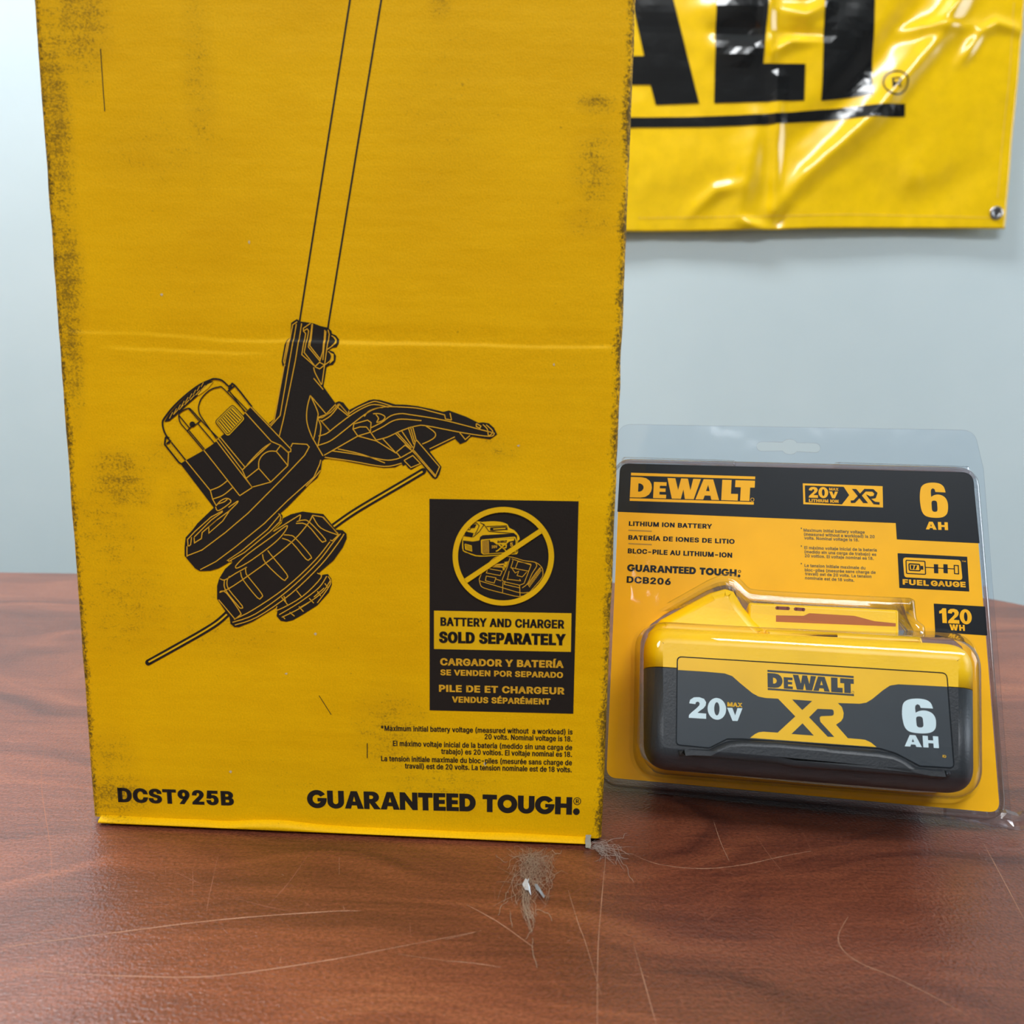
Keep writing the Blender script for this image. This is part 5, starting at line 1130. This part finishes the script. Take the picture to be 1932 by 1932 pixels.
heavy(I, '20', zc(733, 1262), zc(1057, 1282), 184 / 4.6, 2, 2, 0.06); heavy(I, 'V', zc(1068, 1287), zc(1202, 1292), 112 / 4.6, 2, 2); I.text('MAX', zc(1068, 1163), zc(1198, 1171), 37 / 4.6, 0.11, 1, 2)
heavy(I, '6', zd(916, 907), zd(1200, 916), 292 / 4.472, 2, 2); heavy(I, 'AH', zd(924, 1020), zd(1213, 1036), 98 / 4.472, 2, 2, 0.1)
I.text('ID', zd(1243, 1113), zd(1272, 1118), 22 / 4.472, 0.03, 1, 2)
o = I.build('front_label', [M_LB, M_LY, M_LW, M_CB], BAT); o['label'] = 'charcoal and yellow label on the battery front'
I = Ink(PK, WF - 0.0003, 0.0001)

# ------------------------------------------------------------------ banner on the wall
BN = Frame((0, Y1 - 0.016, TZ), (1, 0, 0), (0, -1, 0))
M_VY = plain('yellow_vinyl', (252, 206, 2), 0.22, spec=0.55, coat=0.6)
M_VB = plain('black_vinyl_print', (16, 18, 20), 0.20, spec=0.55, coat=0.6)
M_ST = plain('hem_stitch_thread', (240, 205, 90), 0.6)
BANNER = empty('vinyl_banner', BN.matrix())
tag(BANNER, 'glossy yellow vinyl banner with large black lettering hung on the wall behind the box', 'banner')
ub = lambda x, y: BN.uv(x, y)
uR0, uR1 = ub(1896, 432), ub(1932, 23)
botp = [(-0.50, ub(1191, 437)[1] + 0.004)] + [ub(*p) for p in ((1191, 437), (1300, 436.5), (1440, 434), (1530, 431), (1600, 430), (1760, 430.5), (1896, 432))]
ridges = []
def ridge(P, w, h):                      # a crease in the vinyl: pixel line, half-width and height in metres
    Q = [ub(*p) for p in P]
    ridges.append((Q, w, h))
ridge([(1900, -150), (1780, 60), (1640, 225), (1520, 330), (1462, 395)], 0.012, 0.007)
ridge([(1850, -160), (1700, 60), (1580, 200), (1460, 300)], 0.020, -0.006)
ridge([(1466, 150), (1464, 290), (1460, 395)], 0.009, 0.005)
ridge([(1425, 230), (1410, 330), (1385, 420)], 0.016, 0.006)
ridge([(1300, 405), (1350, 360), (1395, 350)], 0.009, 0.004)
ridge([(1448, -60), (1450, 60), (1456, 110)], 0.007, 0.006)
ridge([(1470, 20), (1520, 30), (1560, 10)], 0.008, 0.005); ridge([(1470, 60), (1510, 66), (1565, 64)], 0.007, -0.004)
ridge([(1460, 100), (1490, 80), (1540, 76)], 0.006, 0.005)
ridge([(1350, 95), (1400, 105), (1430, 92)], 0.012, 0.005); ridge([(1345, 58), (1450, 62)], 0.008, -0.004); ridge([(1340, 20), (1400, 8), (1440, 14)], 0.016, 0.006)
ridge([(1850, 60), (1880, 45), (1935, 62)], 0.006, 0.005); ridge([(1700, 60), (1760, 48), (1840, 52)], 0.007, 0.004); ridge([(1810, 120), (1830, 90), (1850, 62)], 0.007, 0.004)
ridge([(1760, 50), (1790, 20), (1830, -30)], 0.008, 0.005)
ridge([(1740, 320), (1700, 340)], 0.02, 0.003); ridge([(1720, 385), (1780, 360), (1880, 300)], 0.02, -0.003)
ridge([(1395, 415), (1420, 425), (1440, 433)], 0.007, 0.006); ridge([(1480, 400), (1464, 430)], 0.006, -0.004)
ridge([(1200, 300), (1330, 310), (1420, 300)], 0.05, 0.004); ridge([(1560, 330), (1800, 420)], 0.05, -0.003)
def seg(p, a, b):
    ax, ay = a; dx, dy = b[0] - ax, b[1] - ay; L = dx * dx + dy * dy
    t = max(0, min(1, ((p[0] - ax) * dx + (p[1] - ay) * dy) / L)); return hypot(p[0] - ax - t * dx, p[1] - ay - t * dy), t
def vinyl(u, v):
    d = 0.004 * noise.noise((u * 4, v * 4, 2)) + 0.0012 * noise.noise((u * 17, v * 17, 5)) + 0.0005 * noise.noise((u * 45, v * 45, 8))
    for Q, w, h in ridges:
        best, bt = 9, 0; n = len(Q) - 1
        for i in range(n):
            r, t = seg((u, v), Q[i], Q[i + 1])
            if r < best: best, bt = r, (i + t) / n
        if best < 3 * w: d += h * math.exp(-(best / w) ** 2) * (0.35 + 0.65 * sin(pi * min(max(bt, 0.02), 0.98)))
    for k in range(10):                                 # puckers along the bottom hem
        pass
    hem = v - _ip(botp, u)
    d += 0.0009 * noise.noise((u * 70, 1.5, 4)) * math.exp(-(hem / 0.02) ** 2)
    return max(d, -0.009)
b = MB(); us_ = [-0.50 + 0.05 * i for i in range(12)]; nu = 210
uL = ub(1150, 300)[0]
us_ = [u for u in us_ if u < uL - 0.01]
rows = []; nv = 96; TOP = ub(1700, -140)[1] + 0.30
cols = [('a', u) for u in us_] + [('b', i / nu) for i in range(nu + 1)]
tv = [((k / 130.0) * 0.62) for k in range(131)] + [0.62 + 0.38 * k / 10 for k in range(1, 11)]
for t in tv:
    row = []
    for kd, x in cols:
        if kd == 'a': u = x; v0 = _ip(botp, u)
        else:
            ue = uR0[0]; u = uL + (ue - uL) * x; v0 = _ip(botp, u)
        v = v0 + (TOP - v0) * t
        if kd == 'b':
            lean = (uR1[0] - uR0[0]) / (uR1[1] - uR0[1]); u += lean * (v - v0) * x ** 3
        row.append(loc(u, v, vinyl(u, v)))
    rows.append(row)
b.quadstrip(rows, 0, False, True)
SH = b
I = Ink(BN, 0.0, 0.0009, 0.0001)
I.fill([(1053, 200), (1121, -75), (1251, -75), (1319, 195), (1237, 198), (1227, 160), (1145, 160), (1134, 200)], 0, 0, [[(1157, 106), (1215, 106), (1186, -25)]])
I.fill([(1352, -75), (1452, -75), (1439, 121), (1519, 121), (1517, 190), (1347, 195)], 0, 0)
I.fill([(1490, -75), (1718, -75), (1718, -12), (1651, -12), (1647, 177), (1550, 190), (1556, -12), (1490, -12)], 0, 0)
for g in LOGO[:3]:
    m_ = lambda p: (1347 + (p[0] - 833) * 1.15, 197 - p[1] * 1.42)
    I.fill([m_(p) for p in g[0]], 0, 0, [[m_(p) for p in h] for h in g[1:]])
I.fill([(340, 222), (1190, 222), (1300, 221), (1440, 216), (1500, 211.5), (1550, 206), (1620, 200), (1707, 196), (1707, 220), (1620, 222), (1540, 228), (1440, 236), (1330, 240), (1190, 241), (340, 241)], 0, 0)
I.fill([(400, -112), (1720, -125), (1720, -96), (400, -86)], 0, 0)
I.ring((1688, 157), 22, 23, 2.6, 0, 0, 40); I.text('R', (1680, 166), (1697, 166), 19, 0.02, 0, 0)
cuv = [0.008 * k for k in range(-20, 90)]
I.build('lettering', [M_VB], BANNER, vinyl, cu=[ub(1180, 200)[0] + 0.008 * k for k in range(0, 52)], cv=[ub(1500, 245)[1] + 0.008 * k for k in range(0, 40)])
I = Ink(BN, 0.0, 0.0005, 0.0001)
def stitches(P, n):
    P = [ub(*p) for p in P]
    for i in range(len(P) - 1):
        for k in range(n):
            a_, c_ = k / n, (k + 0.6) / n
            q = lambda t: (P[i][0] + (P[i + 1][0] - P[i][0]) * t, P[i][1] + (P[i + 1][1] - P[i][1]) * t)
            I.stroke_uv([q(a_), q(c_)], 0.0008, 0, 0)
stitches([(1205, 411), (1440, 408), (1600, 404), (1760, 407), (1880, 411)], 28)
stitches([(1913, 5), (1905, 130), (1890, 290), (1882, 375)], 24)
b = SH; b.add([(x, y - vinyl(x, z), z) for x, y, z in I.mb.v], I.mb.f, 1)
SH = b.build('vinyl_sheet', [M_VY, M_ST], BANNER)
md = SH.modifiers.new('thick', 'SOLIDIFY'); md.thickness = 0.0005; md.offset = -1
M_METAL = plain('nickel_grommet', (190, 190, 192), 0.25, metal=1.0)
b = MB(); gc = ub(1879, 402); g0 = vinyl(*gc) + 0.0012; rg = []
for i in range(32):
    t = 2 * pi * i / 32
    rg.append([loc(gc[0] + (0.0062 + 0.0026 * cos(s)) * cos(t), gc[1] + (0.0062 + 0.0026 * cos(s)) * sin(t), g0 + 0.0012 * sin(s)) for s in [2 * pi * k / 10 for k in range(10)]])
b.quadstrip(rg + [rg[0]], 0, True, True, True)
b.cap([[(gc[0] + 0.0042 * cos(2 * pi * k / 20), gc[1] + 0.0042 * sin(2 * pi * k / 20)) for k in range(20)]], f(g0 - 0.0002), 1, True)
b.build('grommet', [M_METAL, plain('hole_shadow_side', (60, 60, 62), 0.6)], BANNER, fixn=True)

# ------------------------------------------------------------------ lint and scraps lying on the table
def fibre(mb, P, r, mat=0):
    P = [Vector(p) for p in P]; rg = []
    for i, p in enumerate(P):
        d = (P[min(i + 1, len(P) - 1)] - P[max(i - 1, 0)]).normalized(); a = d.cross(Vector((0.1, 0.2, 1))).normalized(); c = d.cross(a)
        k = r * (1 if 0 < i < len(P) - 1 else 0.4)
        rg.append([p + a * (k * cos(2 * pi * j / 3)) + c * (k * sin(2 * pi * j / 3)) for j in range(3)])
    mb.quadstrip(rg, mat, True, True)
def hair(mb, P, r, curl, lift, n=5):
    Q = spline(P, n); out = []; s = random.uniform(0, 99)
    for i, p in enumerate(Q):
        g = ground(p[0] + curl * noise.noise((i * 0.35, s, 0)), p[1] + curl * noise.noise((i * 0.35, s, 7)))
        out.append((g.x, g.y, TZ + 0.00012 + r + lift * (0.5 + noise.noise((i * 0.3, s, 3))) * min(1, i / 3, (len(Q) - 1 - i) / 3) if lift else TZ + 0.00012 + r))
        if out[-1][2] < TZ + 0.0001 + r: out[-1] = (g.x, g.y, TZ + 0.0001 + r)
    fibre(mb, out, r)
M_HAIR = plain('grey_brown_lint', (176, 152, 130), 0.6)
M_LINT = plain('pale_grey_lint', (172, 160, 152), 0.7)
b = MB(); U_ = random.uniform
for i in range(75):
    a = (1006 + random.gauss(0, 24), 1604 + U_(0, 10)); c = (1002 + random.gauss(0, 20), U_(1640, 1662))
    e = (998 + random.gauss(0, 24), U_(1668, 1712)) if i % 3 else (1010 + random.gauss(0, 26), U_(1650, 1680))
    hair(b, [a, (0.5 * (a[0] + c[0]) + random.gauss(0, 9), 0.5 * (a[1] + c[1])), c, e], U_(0.000025, 0.00005), 20, 0.0016)
for i in range(26):                                   # the strands gather and trail off towards the camera
    a = (992 + random.gauss(0, 8), U_(1660, 1690)); c = (992 + random.gauss(0, 6), U_(1700, 1718)); e = (1002 + random.gauss(0, 7), U_(1725, 1765))
    hair(b, [a, c, e], U_(0.00004, 0.00007), 9, 0.001)
for P in [[(985, 1640), (965, 1660), (970, 1695), (975, 1708)], [(975, 1630), (960, 1680), (955, 1690), (948, 1705)], [(1030, 1640), (1042, 1670), (1038, 1685), (1028, 1700)], [(1005, 1610), (970, 1622), (958, 1640)],
          [(990, 1720), (1005, 1745), (1003, 1760), (993, 1774)], [(1010, 1720), (1030, 1725), (1042, 1738)], [(960, 1700), (945, 1718), (940, 1730)], [(1004, 1770), (1005, 1800), (1014, 1825)], [(962, 1720), (963, 1752)],
          [(1040, 1605), (1050, 1615), (1060, 1606)], [(960, 1625), (940, 1622), (935, 1612)], [(1025, 1635), (1044, 1650), (1040, 1665)]]: hair(b, P, 0.00008, 5, 0.0008)
o = b.build('hair_tuft', M_HAIR); tag(o, 'tuft of grey brown hair and lint on the table in front of the box', 'lint')
b = MB()
for i in range(24):
    a = (1118 + random.gauss(0, 6), 1594 + U_(0, 6)); c = (1140 + random.gauss(0, 8), 1604 + random.gauss(0, 7)); e = (1160 + random.gauss(0, 16), 1620 + random.gauss(0, 9))
    hair(b, [a, c, e], U_(0.00004, 0.00007), 9, 0.0012)
for P in [[(1120, 1598), (1160, 1612), (1180, 1640), (1195, 1665)], [(1128, 1600), (1150, 1590), (1175, 1582), (1182, 1576)], [(1122, 1600), (1165, 1606), (1190, 1614)], [(1150, 1612), (1165, 1622), (1160, 1632)]]: hair(b, P, 0.00007, 6, 0.001)
o = b.build('lint_wisp', M_LINT); tag(o, 'thin wisp of pale lint at the torn corner of the box', 'lint')
def flake(name, P, label, mat, h=0.0015):
    Q = [ground(*p) for p in P]; n = len(Q); c = sum((q for q in Q), Vector()) / n
    b = MB(); pts = [(q.x, q.y, TZ + 0.0004 + (h if i % 2 else 0.0002)) for i, q in enumerate(Q)] + [(c.x, c.y, TZ + 0.0005 + h * 1.4)]
    b.add(pts, [(i, (i + 1) % n, n) for i in range(n)]); o = b.build(name, mat)
    md = o.modifiers.new('thick', 'SOLIDIFY'); md.thickness = 0.0002
    return tag(o, label, 'scrap')
M_FOIL = plain('white_flake', (225, 232, 238), 0.35)
flake('paper_scrap', [(986, 1672), (991, 1668), (996, 1664), (998, 1668), (994, 1672), (1000, 1684), (1001, 1692), (997, 1690), (991, 1682)], 'bright white scrap caught in the hair tuft', M_FOIL)
flake('lint_scrap', [(1009, 1672), (1014, 1675), (1019, 1681), (1028, 1697), (1026, 1698), (1017, 1689), (1012, 1682)], 'grey twisted scrap right of the bright white scrap', plain('grey_scrap', (150, 155, 160), 0.6), 0.0008)
